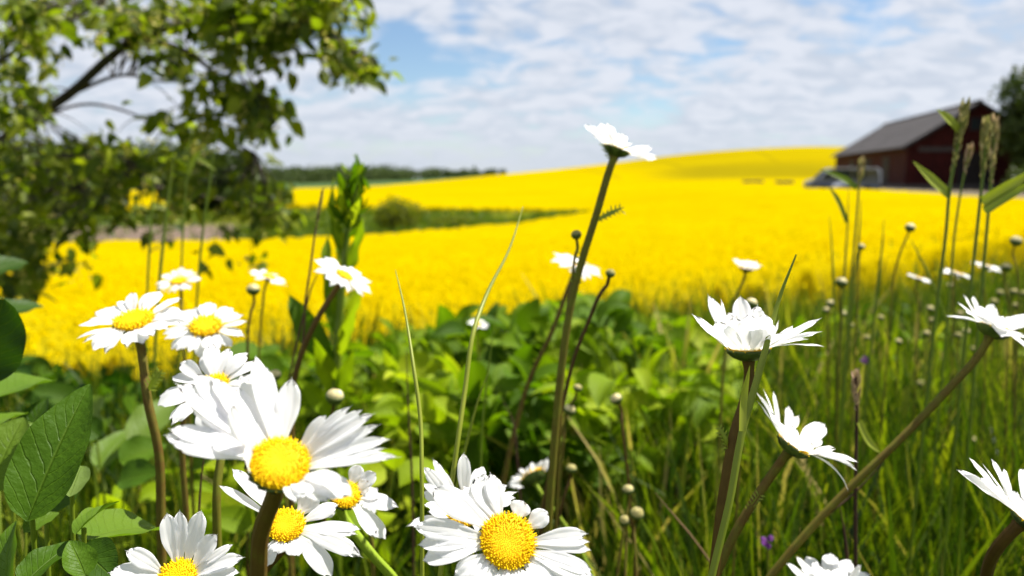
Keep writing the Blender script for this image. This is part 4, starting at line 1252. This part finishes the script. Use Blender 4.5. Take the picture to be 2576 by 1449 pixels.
daisy("daisy tilted right with long fanned petals on a slanting brown stem", (1998, 1118), .36, (.52, .80, .16), 150, 42,
      [(1960, 1165), (1900, 1250), (1845, 1350), (1800, 1449)],
      [(1903, 985, 36, .2, .05), (1922, 978, 34, -.6, .0), (1947, 985, 36, -.9, 0), (1908, 1012, 38, .8, .05), (1985, 1022, 36, -.9, 0), (1962, 1058, 44, 1, -.02), (2010, 1046, 36, -.2, -.05), (2075, 1066, 50, -.9, 0), (2062, 1098, 48, -.4, 0), (2097, 1125, 46, .3, .05),
       (2158, 1160, 34, -.2, .1), (2155, 1182, 34, .4, .12), (2132, 1228, 28, .8, .22), (2100, 1130, 40, .9, .02), (2148, 1172, 26, .8, .1), (2000, 1075, 44, 1, -.02), (1935, 1030, 44, 1, 0), (2040, 1110, 44, 1, .02)], Rt=125, npet=0, seed=17, srad=.0018, tint=.4, leaves=((.25, 40, 60, 24), (.5, -50, 40, 26)))
daisy("daisy at the right edge on a long diagonal brown stem", (2500, 826), .44, (.42, .86, .05), 120, 38,
      [(2470, 880), (2380, 985), (2260, 1110), (2150, 1215), (2030, 1340), (1940, 1449)],
      [(2382, 794, 44, .2, .05), (2410, 760, 34, -.3, 0), (2425, 742, 32, -.9, 0), (2450, 745, 36, -.9, 0), (2470, 770, 46, .8, -.02), (2500, 765, 40, -.8, 0), (2524, 796, 48, .9, -.03), (2562, 800, 44, -.5, 0), (2592, 790, 44, -.9, 0), (2612, 860, 50, 0, .1), (2588, 880, 50, .8, .1), (2440, 784, 46, .9, 0), (2520, 846, 48, 1, .15), (2490, 800, 46, 1, 0), (2560, 840, 46, .9, .05)],
      Rt=118, npet=0, seed=18, srad=.0018, tint=.45)
daisy("daisy cut by the right edge low down, petals flaring left", (2585, 1300), .31, (.40, .76, .42), 150, 40, [(2472, 1490, .345), (2440, 1640, .36)],
      [(2412, 1182, 50, .2, .05), (2440, 1152, 44, -.5, 0), (2475, 1170, 42, -.8, 0), (2495, 1155, 38, -.9, 0), (2525, 1180, 42, -.3, -.03), (2515, 1228, 56, .9, .0), (2578, 1180, 50, -.9), (2640, 1200, 50, -.8), (2690, 1290, 50, 0), (2660, 1380, 54, .8), (2465, 1205, 52, .8, .03), (2560, 1240, 54, 1, .0)], Rt=165, npet=0, seed=19, srad=.0021, tint=.2)
daisy("daisy cut by the bottom edge on the right, petals upright", (2085, 1480), .42, (.05, .92, .30), 110, 36, [(2085, 1530), (2080, 1600)],
      [(1980, 1418, 38, .3, .05), (2005, 1400, 36, -.5, 0), (2030, 1400, 38, -.9, 0), (2055, 1412, 40, .7, 0), (2090, 1392, 42, -.8, 0), (2140, 1408, 42, -.8, 0), (2165, 1422, 40, .4, 0), (2188, 1445, 38, 0), (2120, 1424, 40, .9), (2200, 1490, 40, .5), (2085, 1430, 40, 1), (2020, 1430, 40, .9)], Rt=115, npet=0, seed=20, srad=.0018, tint=.4)
daisy("small daisy turned away showing its striped green cup", (1338, 1200), .62, (-.42, .66, -.50), 68, 32, [(1362, 1240), (1395, 1285), (1440, 1350), (1490, 1449)], npet=24, el=.35, droop=.05, seed=21, srad=.0016, tint=.9, wr=.20, jit=.07)
daisy("small blurred daisy above the leafy undergrowth in the middle", (1203, 815), 1.3, (.2, .9, .3), 28, 9, [(1205, 900), (1210, 1050)], npet=14, el=.1, seed=22, srad=.0012, wr=.38)
daisy("hidden daisy showing petal tips at the right of the largest cluster", (925, 1255), .45, (.4, .6, .6), 44, 14, [(930, 1330), (940, 1449)], npet=14, el=.1, seed=33, srad=.0012)
# blurred daisies far right
daisy("edge-on blurred daisy right of centre among far-right stalks, lowest left", (2312, 700), 1.05, (.35, .92, .1), 32, 10, [(2310, 760), (2305, 900)], npet=14, el=.05, seed=23, srad=.0012, wr=.38)
daisy("edge-on blurred daisy between the tall seed-head stalks", (2410, 688), 1.0, (.38, .92, .1), 38, 12, [(2400, 760), (2395, 900)], npet=14, el=.03, seed=24, srad=.0012, wr=.38)
daisy("edge-on blurred daisy just right of the tall seed-head stalks", (2482, 670), 1.0, (.32, .94, .1), 38, 12, [(2480, 760), (2478, 900)], npet=14, el=.03, seed=25, srad=.0012, wr=.38)

# ---------------------------------------------------------------- buds


def bud(label, px, py, d, rpx, lean, stem, white=.5, srad=.0010, tint=.45, group="daisy buds in the meadow"):
    white = white * .8
    random.seed(int(px * 7 + py))
    k = d / FPX; c = P(px, py, d); n = camdir(*lean); r = rpx * k
    pts = to_ground([c - n * r * .8, c - n * (r * .8 + .006)] + [P(s[0], s[1], s[2] if len(s) > 2 else d) for s in stem])
    sp = catmull(pts, 6); org = sp[-1]
    root = empty("flower_bud", org, label, "bud", group)
    t1 = unit(np.cross(n, [.3, .9, .2])); t2 = np.cross(n, t1); th_ = np.linspace(0, 2 * np.pi, 14, endpoint=False)
    m = MB()
    prof = [(.85, -.05), (.98, .25), (.85, .6), (.5, .85), (.0, .9)]
    v = [c + (t1 * math.cos(a) + t2 * math.sin(a)) * r * p[0] + n * r * p[1] for p in prof for a in th_]
    q = [(i * 14 + j, i * 14 + (j + 1) % 14, (i + 1) * 14 + (j + 1) % 14, (i + 1) * 14 + j) for i in range(4) for j in range(14)]
    m.add(v, q, c=(0, 0, white))
    for i in range(12):
        a = i * 2 * np.pi / 12; o_ = t1 * math.cos(a) + t2 * math.sin(a)
        leafmesh(m, c + o_ * r * .9, c + o_ * r * .25 + n * r * 1.05, r * .5, unit(o_ + n * .3), .35, .2, white + random.uniform(-.1, .15), 3, 5, 'lance', 0)
    m.build("petal_ring", M['bud'], root, org)
    m = MB()
    prof = [(.15, -.8), (.55, -.72), (.92, -.35), (1.06, .05), (1.03, .32), (.9, .30)]
    v = [c + (t1 * math.cos(a) + t2 * math.sin(a)) * r * p[0] + n * r * p[1] for p in prof for a in th_]
    q = [(i * 14 + j, i * 14 + (j + 1) % 14, (i + 1) * 14 + (j + 1) % 14, (i + 1) * 14 + j) for i in range(5) for j in range(14)]
    m.add(v, q, c=(0, 0, .5))
    m.build("bract_cup", M['bract'], root, org)
    m = MB(); tube(m, sp, srad, 7, 0, tint); m.build("stem", M['stem'], root, org)


bud("closed green bud with a thin leaf left of the long daisy stem", 1450, 592, .50, 13, (-.1, .95, .2), [(1448, 640), (1440, 700), (1430, 760), (1420, 900)], .3)
bud("closed bud on a dark thin stem just right of the long daisy stem", 1535, 689, .52, 12, (.25, .9, .2), [(1520, 725), (1480, 810), (1445, 900), (1420, 1000)], .35, .0013, .15)
bud("whitish opening bud against the yellow field right of the open daisy", 637, 730, .75, 16, (.0, .95, .2), [(630, 790), (622, 900), (620, 1050)], .85, .0013, .15)
bud("plump white bud just above the right petals of the largest daisy", 842, 1000, .55, 22, (.2, .9, .3), [(830, 1060), (822, 1200)], .9, .001, .3)
bud("small white bud behind the tallest petal of the largest daisy", 692, 945, .6, 15, (.1, .9, .3), [(700, 1050)], .9)
bud("cream bud alone above the leaves right of the long stem", 1551, 1005, .62, 15, (-.4, .8, .3), [(1565, 1060), (1580, 1200)], .8, .0012, .2)
bud("tiny cream bud close beside the long daisy stem", 1453, 977, .6, 11, (.2, .9, .3), [(1440, 1010), (1415, 1080)], .6)
bud("cream bud half behind the long daisy stem", 1432, 1032, .6, 15, (.3, .8, .3), [(1420, 1080), (1410, 1200)], .8)
bud("cream bud low down above the pair of round buds", 1580, 1233, .55, 14, (-.1, .9, .3), [(1575, 1300)], .75)
bud("rounder upper bud of the low pair right of the bottom centre daisy", 1602, 1293, .52, 17, (.1, .8, .5), [(1598, 1370)], .6)
bud("smaller lower bud of the low pair right of the bottom centre daisy", 1572, 1310, .52, 13, (-.2, .8, .5), [(1575, 1380)], .6)
bud("flat tan bud on a thin stalk near the turned-away daisy", 1437, 1180, .6, 13, (.1, .9, .2), [(1425, 1230), (1400, 1330)], .5, .0011, .2)
bud("white bud with dark cup highest of the far-right buds", 2289, 574, .85, 12, (.25, .9, .1), [(2275, 610), (2250, 690), (2240, 800)], .9)
bud("white half open bud left of the edge-on far-right daisies", 2116, 712, .85, 14, (.2, .9, .1), [(2112, 760), (2110, 900)], .95)
bud("tiny white bud above the far-right meadow beside thin stalks", 2166, 622, .9, 9, (.1, .9, .2), [(2160, 680), (2155, 800)], .85)
bud("cream bud at the far right edge against the yellow field", 2556, 608, .85, 14, (.1, .9, .3), [(2560, 680), (2560, 800)], .8)
bud("cream bud below the edge one, right of the seed-head stalks", 2531, 674, .85, 12, (.1, .9, .2), [(2535, 750), (2535, 900)], .8)
bud("white bud peeping out behind the big side-on daisy", 1890, 765, .55, 15, (.3, .9, .1), [(1880, 850), (1870, 1000)], .85)
bud("pale bud below and left of the half open far-right bud", 2090, 765, .9, 11, (.1, .9, .2), [(2085, 820), (2085, 950)], .8)
for (bx_, by_, br_) in ((2080, 782, 10), (2120, 790, 9), (2215, 800, 8), (2340, 778, 9), (2345, 808, 9), (2415, 790, 8), (2430, 835, 9), (2410, 845, 9), (2550, 735, 9), (2515, 738, 9), (2576, 740, 9), (2140, 820, 8), (2330, 840, 9), (2180, 850, 8), (2450, 880, 9), (2318, 968, 12), (2445, 1110, 12), (2390, 720, 8), (2260, 860, 8), (2500, 760, 9), (2555, 770, 8)):
    bud("tiny out-of-focus cream bud among the tall grass on the far right", bx_, by_, 1.2 + .1 * math.sin(bx_), br_, (.1, .95, .2), [(bx_ - 3, by_ + 60)], .62 + .2 * math.sin(bx_ * 3), group="tiny buds in the far-right grass")

# ---------------------------------------------------------------- grasses standing out


def blade(mb, pts, w, tint=.6, twist=.4, fold=.3):
    p = catmull([P(*a) for a in pts], 8); n = len(p)
    nr = unit(np.array([twist, -1, .3]))
    sd, nn = frames(p, nr)
    v = np.linspace(0, 1, n)
    hw = w * np.minimum(1, (1 - v) * 2.2) ** .8 * .5 + .00012
    strip(mb, p, sd, nn, hw, 5, fold, 0, tint)
    return p


def grass_stalk(label, pts, w, head=None, blades=(), tint=.5, htint=.4, mat='stalk', cat="grass stalk", name="grass_stalk", group="grasses standing above the meadow"):
    """pts from the top down in (px, py, d); head = (from, to) as fraction of the path carrying spikelets"""
    random.seed(int(pts[0][0] * 3 + pts[0][1]))
    pp = to_ground([P(*a) for a in pts], .5)
    sp = catmull(pp, 9); org = sp[-1]
    root = empty(name, org, label, cat, group)
    m = MB(); tube(m, sp, np.interp(np.linspace(0, 1, len(sp)), [0, .25, 1], [w * .06 if head is None else w * .2, w * .30, w * .30]), 10, .1, tint); m.build("stem", M[mat], root, org)
    if head:
        m = MB(); L = catmull([P(*a) for a in pts], 12)
        a, b = int(head[0] * (len(L) - 1)), int(head[1] * (len(L) - 1))
        seg = L[a:b + 1]
        k = head[2] if len(head) > 2 else 46
        wd = head[3] if len(head) > 3 else w * 3
        for i in range(k):
            t_ = (i + .5) / k; f = t_ * (len(seg) - 1); j = min(int(f), len(seg) - 2)
            p = seg[j] + (seg[j + 1] - seg[j]) * (f - j); ax = unit(seg[j] - seg[j + 1])
            o_ = unit(np.cross(ax, rdir(1)[0]))
            s = wd * (.55 + .6 * math.sin(math.pi * min(1, t_ + .12)))
            leafmesh(m, p, p + ax * s * 1.6 + o_ * s * .55, s * .5, unit(o_ + .2 * ax), .15, .5, np.clip(htint + random.uniform(-.3, .3), 0, 1), 3, 5, 'lance', 0)
        m.build("seed_head", M['seed'], root, org)
    for (bp_, bw_, bt_) in blades:
        m = MB(); blade(m, bp_, bw_, bt_); m.build("leaf_blade", M['stalk'], root, org)


D1 = .62
grass_stalk("tallest seed-head grass in front of the barn, with two side leaves", [(2428, 262, D1), (2412, 350, D1), (2390, 470, D1), (2378, 600, D1), (2360, 740, D1)], .0038, (0.0, .45, 60, .006),
            [([(2386, 492, D1), (2345, 455, D1), (2296, 405, D1)], .009, .85), ([(2412, 330, D1), (2385, 300, D1), (2356, 274, D1)], .008, .9)], .35, .35)
grass_stalk("seed-head grass just right of the tallest, leaf reaching the right edge", [(2482, 308, D1), (2474, 420, D1), (2462, 540, D1), (2440, 740, D1)], .0038, (0.0, .45, 56, .006),
            [([(2470, 510, D1), (2520, 480, D1), (2620, 415, D1)], .010, .95), ([(2475, 530, D1), (2530, 495, D1), (2640, 440, D1)], .007, .75)], .35, .4)
grass_stalk("rightmost slim seed-head grass of the barn-side cluster", [(2503, 300, .66), (2496, 420, .66), (2484, 560, .66), (2470, 720, .66)], .0040, (0.0, .45, 50, .0055), (), .4, .6)
grass_stalk("thin pinkish seed-head grass between the two tall ones", [(2440, 372, .7), (2425, 440, .7), (2405, 560, .7), (2390, 720, .7)], .0030, (0.0, .35, 36, .0045), (), .4, .85)
grass_stalk("slim grass with a small head in front of the van", [(2168, 408, .8), (2160, 480, .8), (2152, 580, .8), (2140, 720, .8)], .0034, (0.0, .35, 40, .0055), [([(2155, 475, .8), (2130, 455, .8), (2062, 425, .8)], .007, .5)], .4, .6)
grass_stalk("slender grass stem left of the van grass", [(2135, 470, .85), (2132, 560, .85), (2122, 720, .85)], .0035, None, [([(2130, 560, .85), (2105, 500, .85), (2085, 470, .85)], .006, .3)], .35)
grass_stalk("curved grass blade stem before the yellow field right side", [(2086, 540, .85), (2092, 620, .85), (2098, 730, .85)], .0036, None, (), .5)
grass_stalk("straight grass stem midway between van grass and barn cluster", [(2224, 550, .85), (2218, 630, .85), (2205, 740, .85)], .0042, None, (), .4)
grass_stalk("leaning pale grass stem crossing below the highest far-right bud", [(2290, 600, .85), (2310, 640, .85), (2335, 690, .85)], .0035, None, (), .5)
grass_stalk("short stem with a thick green tip beside the van grass", [(2166, 500, .83), (2163, 570, .83), (2150, 700, .83)], .0036, None, (), .35)
grass_stalk("leftmost thin grass stem before the dark shrubs", [(388, 395, .9), (383, 520, .9), (372, 700, .9)], .0042, None, (), .55)
grass_stalk("thicker grass stem second from left before the shrubs", [(437, 385, .85), (424, 500, .85), (402, 700, .85)], .0055, None, (), .6)
grass_stalk("grass stem with a bent side leaf before the shrubs", [(480, 330, .95), (470, 450, .95), (458, 640, .95)], .0036, None, [([(470, 440, .95), (492, 395, .95), (508, 378, .95)], .006, .7), ([(497, 395, .95), (520, 410, .95), (545, 430, .95)], .005, .7)], .6)
grass_stalk("grass stem leaning right under the hanging blossoms", [(548, 320, .9), (532, 430, .9), (510, 590, .9)], .0042, None, (), .55)
grass_stalk("tall arching grass blade left of the bottom centre daisy", [(995, 680, .36), (1018, 780, .34), (1040, 920, .32), (1058, 1060, .31), (1061, 1200, .30), (1062, 1449, .295)], .0026, None, (), .9, cat="grass blade")
grass_stalk("long yellowish grass blade with a tip against the yellow field", [(1316, 520, .42), (1280, 630, .40), (1225, 740, .38), (1188, 850, .36), (1170, 980, .35), (1150, 1120, .34), (1130, 1260, .335)], .0034, None, (), .95, cat="grass blade")
grass_stalk("short leaning grass blade close right of the yellowish one", [(1230, 930, .42), (1205, 1000, .42), (1180, 1090, .42), (1165, 1150, .42)], .0024, None, (), .85, cat="grass blade")
grass_stalk("faint thin grass blade above the short leaning one", [(1246, 785, .6), (1232, 900, .6), (1215, 1050, .6), (1208, 1200, .6)], .0028, None, (), .5, cat="grass blade")
grass_stalk("stout green grass stem crossing the big side-on daisy", [(2003, 640, .31), (1962, 745, .31), (1930, 860, .305), (1902, 960, .30), (1868, 1080, .295), (1835, 1260, .29), (1790, 1449, .285)], .0044, None,
            [([(1866, 1085, .293), (1870, 1000, .295), (1886, 920, .295)], .003, .95)], .75)
grass_stalk("pinkish dry grass head in the right-hand meadow", [(2153, 945, .50), (2155, 1050, .50), (2152, 1200, .50), (2152, 1449, .50)], .0038, (0.0, .33, 40, .0045), [([(2160, 1060, .5), (2185, 1110, .5), (2215, 1140, .5)], .005, .9)], .1, .95, mat='brown')
grass_stalk("dark stem leaning in below the pinkish grass head", [(2112, 1270, .48), (2125, 1350, .48), (2135, 1449, .48)], .0036, None, (), .1, mat='brown', name="dry_stalk", cat="stalk")
grass_stalk("rusty brown dry stalk left of the dock, forked below the top", [(812, 478, .62), (792, 590, .62), (780, 680, .62), (768, 760, .62), (762, 860, .62), (735, 960, .62)], .0028, (0.0, .28, 40, .0026), (), .5, .1, mat='brown', name="dry_stalk", cat="stalk")
grass_stalk("thin brown side stalk meeting the rusty one", [(808, 672, .63), (785, 720, .63), (770, 770, .63)], .0026, None, (), .4, mat='brown', name="dry_stalk", cat="stalk")
grass_stalk("dark red-brown upright stalk left of the arching grass blade", [(1022, 880, .62), (1026, 1000, .62), (1036, 1200, .62), (1040, 1400, .62)], .0030, None, (), .2, mat='brown', name="dry_stalk", cat="stalk")
grass_stalk("tan bent dry stalk in the grass right of the bottom centre", [(1648, 1240, .5), (1690, 1290, .5), (1740, 1350, .5), (1790, 1420, .5)], .0022, None, (), .95, mat='brown', name="dry_stalk", cat="stalk")
grass_stalk("second diagonal brown stem above the bottom right daisy", [(2240, 1140, .5), (2150, 1240, .5), (2040, 1330, .5), (1950, 1449, .5)], .0030, None, (), .25, mat='brown', name="dry_stalk", cat="stalk")
grass_stalk("thin brown stalk ending left of the largest daisy's stem", [(520, 1110, .42), (508, 1190, .42), (500, 1300, .42)], .0020, None, (), .4, mat='brown', name="dry_stalk", cat="stalk")
grass_stalk("dark stalk rising in the undergrowth right of the arching blade", [(1262, 1000, .7), (1290, 1060, .7), (1300, 1150, .7)], .0030, None, (), .15, mat='brown', name="dry_stalk", cat="stalk")

# ---------------------------------------------------------------- dock plant behind the tilted daisy
DK = .80
o = P(845, 1150, DK); o[2] = float(ground_xy(o[0], o[1])) - .01
dock = empty("dock_plant", o, "tall leafy green dock with wavy upright leaves against the yellow field", "plant")
sp = catmull([P(905, 440, DK), P(885, 520, DK), P(868, 640, DK), P(855, 800, DK), P(845, 1000, DK), o], 8)
m = MB(); tube(m, sp, np.linspace(.002, .0055, len(sp)), 8, 0, .55); m.build("stem", M['stalk'], dock, o)
random.seed(5)
dl = [(868, 640, 842, 440, 30, 0, .75), (874, 600, 905, 455, 34, .02, .5), (866, 700, 915, 545, 44, -.02, .7), (860, 760, 826, 590, 40, .03, .55), (852, 860, 912, 690, 36, -.03, .95), (850, 900, 900, 760, 30, -.05, .85),
      (846, 930, 728, 742, 66, .02, .3), (846, 1000, 790, 850, 50, -.03, .75), (846, 1000, 890, 880, 40, -.02, .65), (840, 1060, 740, 945, 46, -.04, .6), (850, 850, 815, 705, 36, .02, .5)]
for i in range(16):
    t_ = random.uniform(.05, .8); y0 = 480 + t_ * 420; sd_ = random.choice((-1, 1))
    dl.append((875 - t_ * 25, y0, 872 - t_ * 20 + sd_ * random.uniform(15, 46), y0 - random.uniform(50, 110), random.uniform(18, 34), random.uniform(-.03, .03), random.uniform(.2, 1)))
for (bx_, by_, tx, ty, w, dd, tn) in dl:
    m = MB(); leafmesh(m, P(bx_, by_, DK), P(tx, ty, DK + dd), w * DK / FPX, unit(np.array([random.uniform(-1.1, 1.1), -1, random.uniform(.0, .7)])), random.uniform(-.2, .25), .3, tn, 9, 18, 'lance', .3); m.build("leaf", M['leaf_weed'], dock, o)
m = MB()
for i in range(70):
    t_ = random.random(); p = sp[int(t_ * 14)] + np.array([random.gauss(0, .006), random.gauss(0, .006), random.gauss(0, .004)])
    leafmesh(m, p, p + np.array([random.gauss(0, .007), random.gauss(0, .007), .014]), .007, rdir(1)[0], .1, .2, random.uniform(.2, .6), 3, 4, 'lance', 0)
m.build("flower_spike", M['leaf_weed'], dock, o)

# ---------------------------------------------------------------- broad-leaved plants bottom left


def broad_plant(label, base, leaves, seed):
    random.seed(seed)
    o = P(*base); o[2] = float(ground_xy(o[0], o[1])) - .01
    root = empty("broad_leaved_plant", o, label, "plant", "broad-leaved plants at the lower left")
    ms = MB()
    for (bx_, by_, tx, ty, w, d0, d1, face, tn, kind, bow) in leaves:
        b = P(bx_, by_, d0); tp = P(tx, ty, d1); m = MB()
        leafmesh(m, b, tp, w * (d0 + d1) / 2 / FPX, camdir(*face), bow, .36, tn, 11, 20, kind, .07)
        m.build("leaf", M['leaf_big'], root, o)
        tube(ms, catmull([b + unit(tp - b) * .004, b * .75 + o * .25 + np.array([0, 0, .012]), b * .35 + o * .65, o], 6), .0009, 6, 0, .6)
    ms.build("stem", M['stalk'], root, o)


broad_plant("plant with one large upright veined leaf, lower left", (110, 1700, .33),
            [(68, 1312, 226, 966, 165, .30, .33, (.12, .30, .95), .36, 'ovate', .08), (190, 1345, 300, 1262, 78, .29, .31, (-.5, .75, .45), .62, 'lance', .14),
             (205, 1360, 400, 1330, 165, .30, .35, (.1, .75, .6), .74, 'round', .12), (60, 1470, 195, 1360, 110, .28, .30, (-.3, .6, .75), .30, 'ovate', .1),
             (20, 1500, 40, 1310, 120, .27, .29, (-.5, .5, .7), .55, 'ovate', .12), (175, 1250, 205, 1172, 66, .33, .35, (.3, .3, .9), .92, 'round', .05),
             (200, 1380, 290, 1460, 110, .29, .28, (.2, .7, .6), .15, 'ovate', .1), (100, 1300, 190, 1180, 130, .34, .36, (.1, .6, .7), .25, 'ovate', .1),
             (215, 1449, 175, 1360, 80, .275, .28, (.6, .4, .7), .5, 'ovate', .1), (60, 1340, 150, 1290, 60, .31, .32, (0, .8, .5), .6, 'ovate', .08)], 1)
broad_plant("plant with a dark glossy leaf cut by the left edge", (-60, 1700, .42),
            [(-60, 960, 10, 752, 190, .40, .40, (.3, .2, .9), .02, 'round', .05), (-40, 1010, 135, 958, 110, .44, .50, (.1, .8, .5), .6, 'round', .1),
             (-30, 1240, 60, 1050, 150, .38, .40, (.2, .5, .8), .75, 'ovate', .1), (-60, 1090, 70, 1040, 90, .42, .46, (0, .8, .5), .7, 'ovate', .1),
             (60, 1130, 120, 1000, 90, .46, .48, (-.2, .5, .8), .2, 'ovate', .1), (20, 1110, 105, 1075, 80, .44, .46, (.2, .7, .7), .78, 'ovate', .1),
             (-20, 800, 110, 770, 90, .7, .75, (.1, .7, .6), .1, 'ovate', .1), (-60, 700, 70, 660, 110, .8, .85, (.1, .7, .6), .12, 'ovate', .1)], 2)
broad_plant("low plant with rounded leaves behind the tall brown-stemmed daisy", (300, 1500, .75),
            [(330, 1120, 430, 1010, 90, .75, .8, (.2, .6, .7), .85, 'round', .1), (250, 1100, 190, 1060, 70, .75, .75, (-.2, .7, .6), .2, 'ovate', .1), (300, 1160, 420, 1120, 90, .72, .74, (.1, .7, .6), .5, 'ovate', .1),
             (250, 1180, 330, 1080, 80, .75, .8, (0, .6, .7), .7, 'ovate', .1), (220, 1060, 262, 1000, 70, .8, .8, (.1, .7, .6), .95, 'round', .1), (300, 1210, 400, 1190, 90, .7, .7, (.2, .7, .6), .3, 'ovate', .1), (480, 1180, 580, 1110, 70, .75, .75, (.1, .7, .6), .6, 'lance', .1)], 3)

# small purple vetch flowers low in the grass
for (vx, vy, vd, lb) in ((1932, 1362, .55, "small purple vetch flower low between the brown stems, bottom right"), (2176, 905, .9, "tiny purple vetch flower in the grass above the pinkish grass head")):
    random.seed(int(vx)); c = P(vx, vy, vd)
    sp = catmull(to_ground([c, c - UP * .012, c - UP * .03]), 5); og = sp[-1]
    rt = empty("vetch_flower", og, lb, "flower")
    m = MB(); tube(m, sp, .0008, 6, 0, .6); m.build("stem", M['stem'], rt, og)
    m = MB()
    for i in range(14):
        dv = rdir(1)[0]; b = c + dv * .001
        leafmesh(m, b, c + dv * .0055, .0038, unit(np.cross(dv, [.2, .5, .7])), .2, .3, .5, 3, 5, 'round', 0)
    m.build("petal_ring", M['purple'], rt, og)
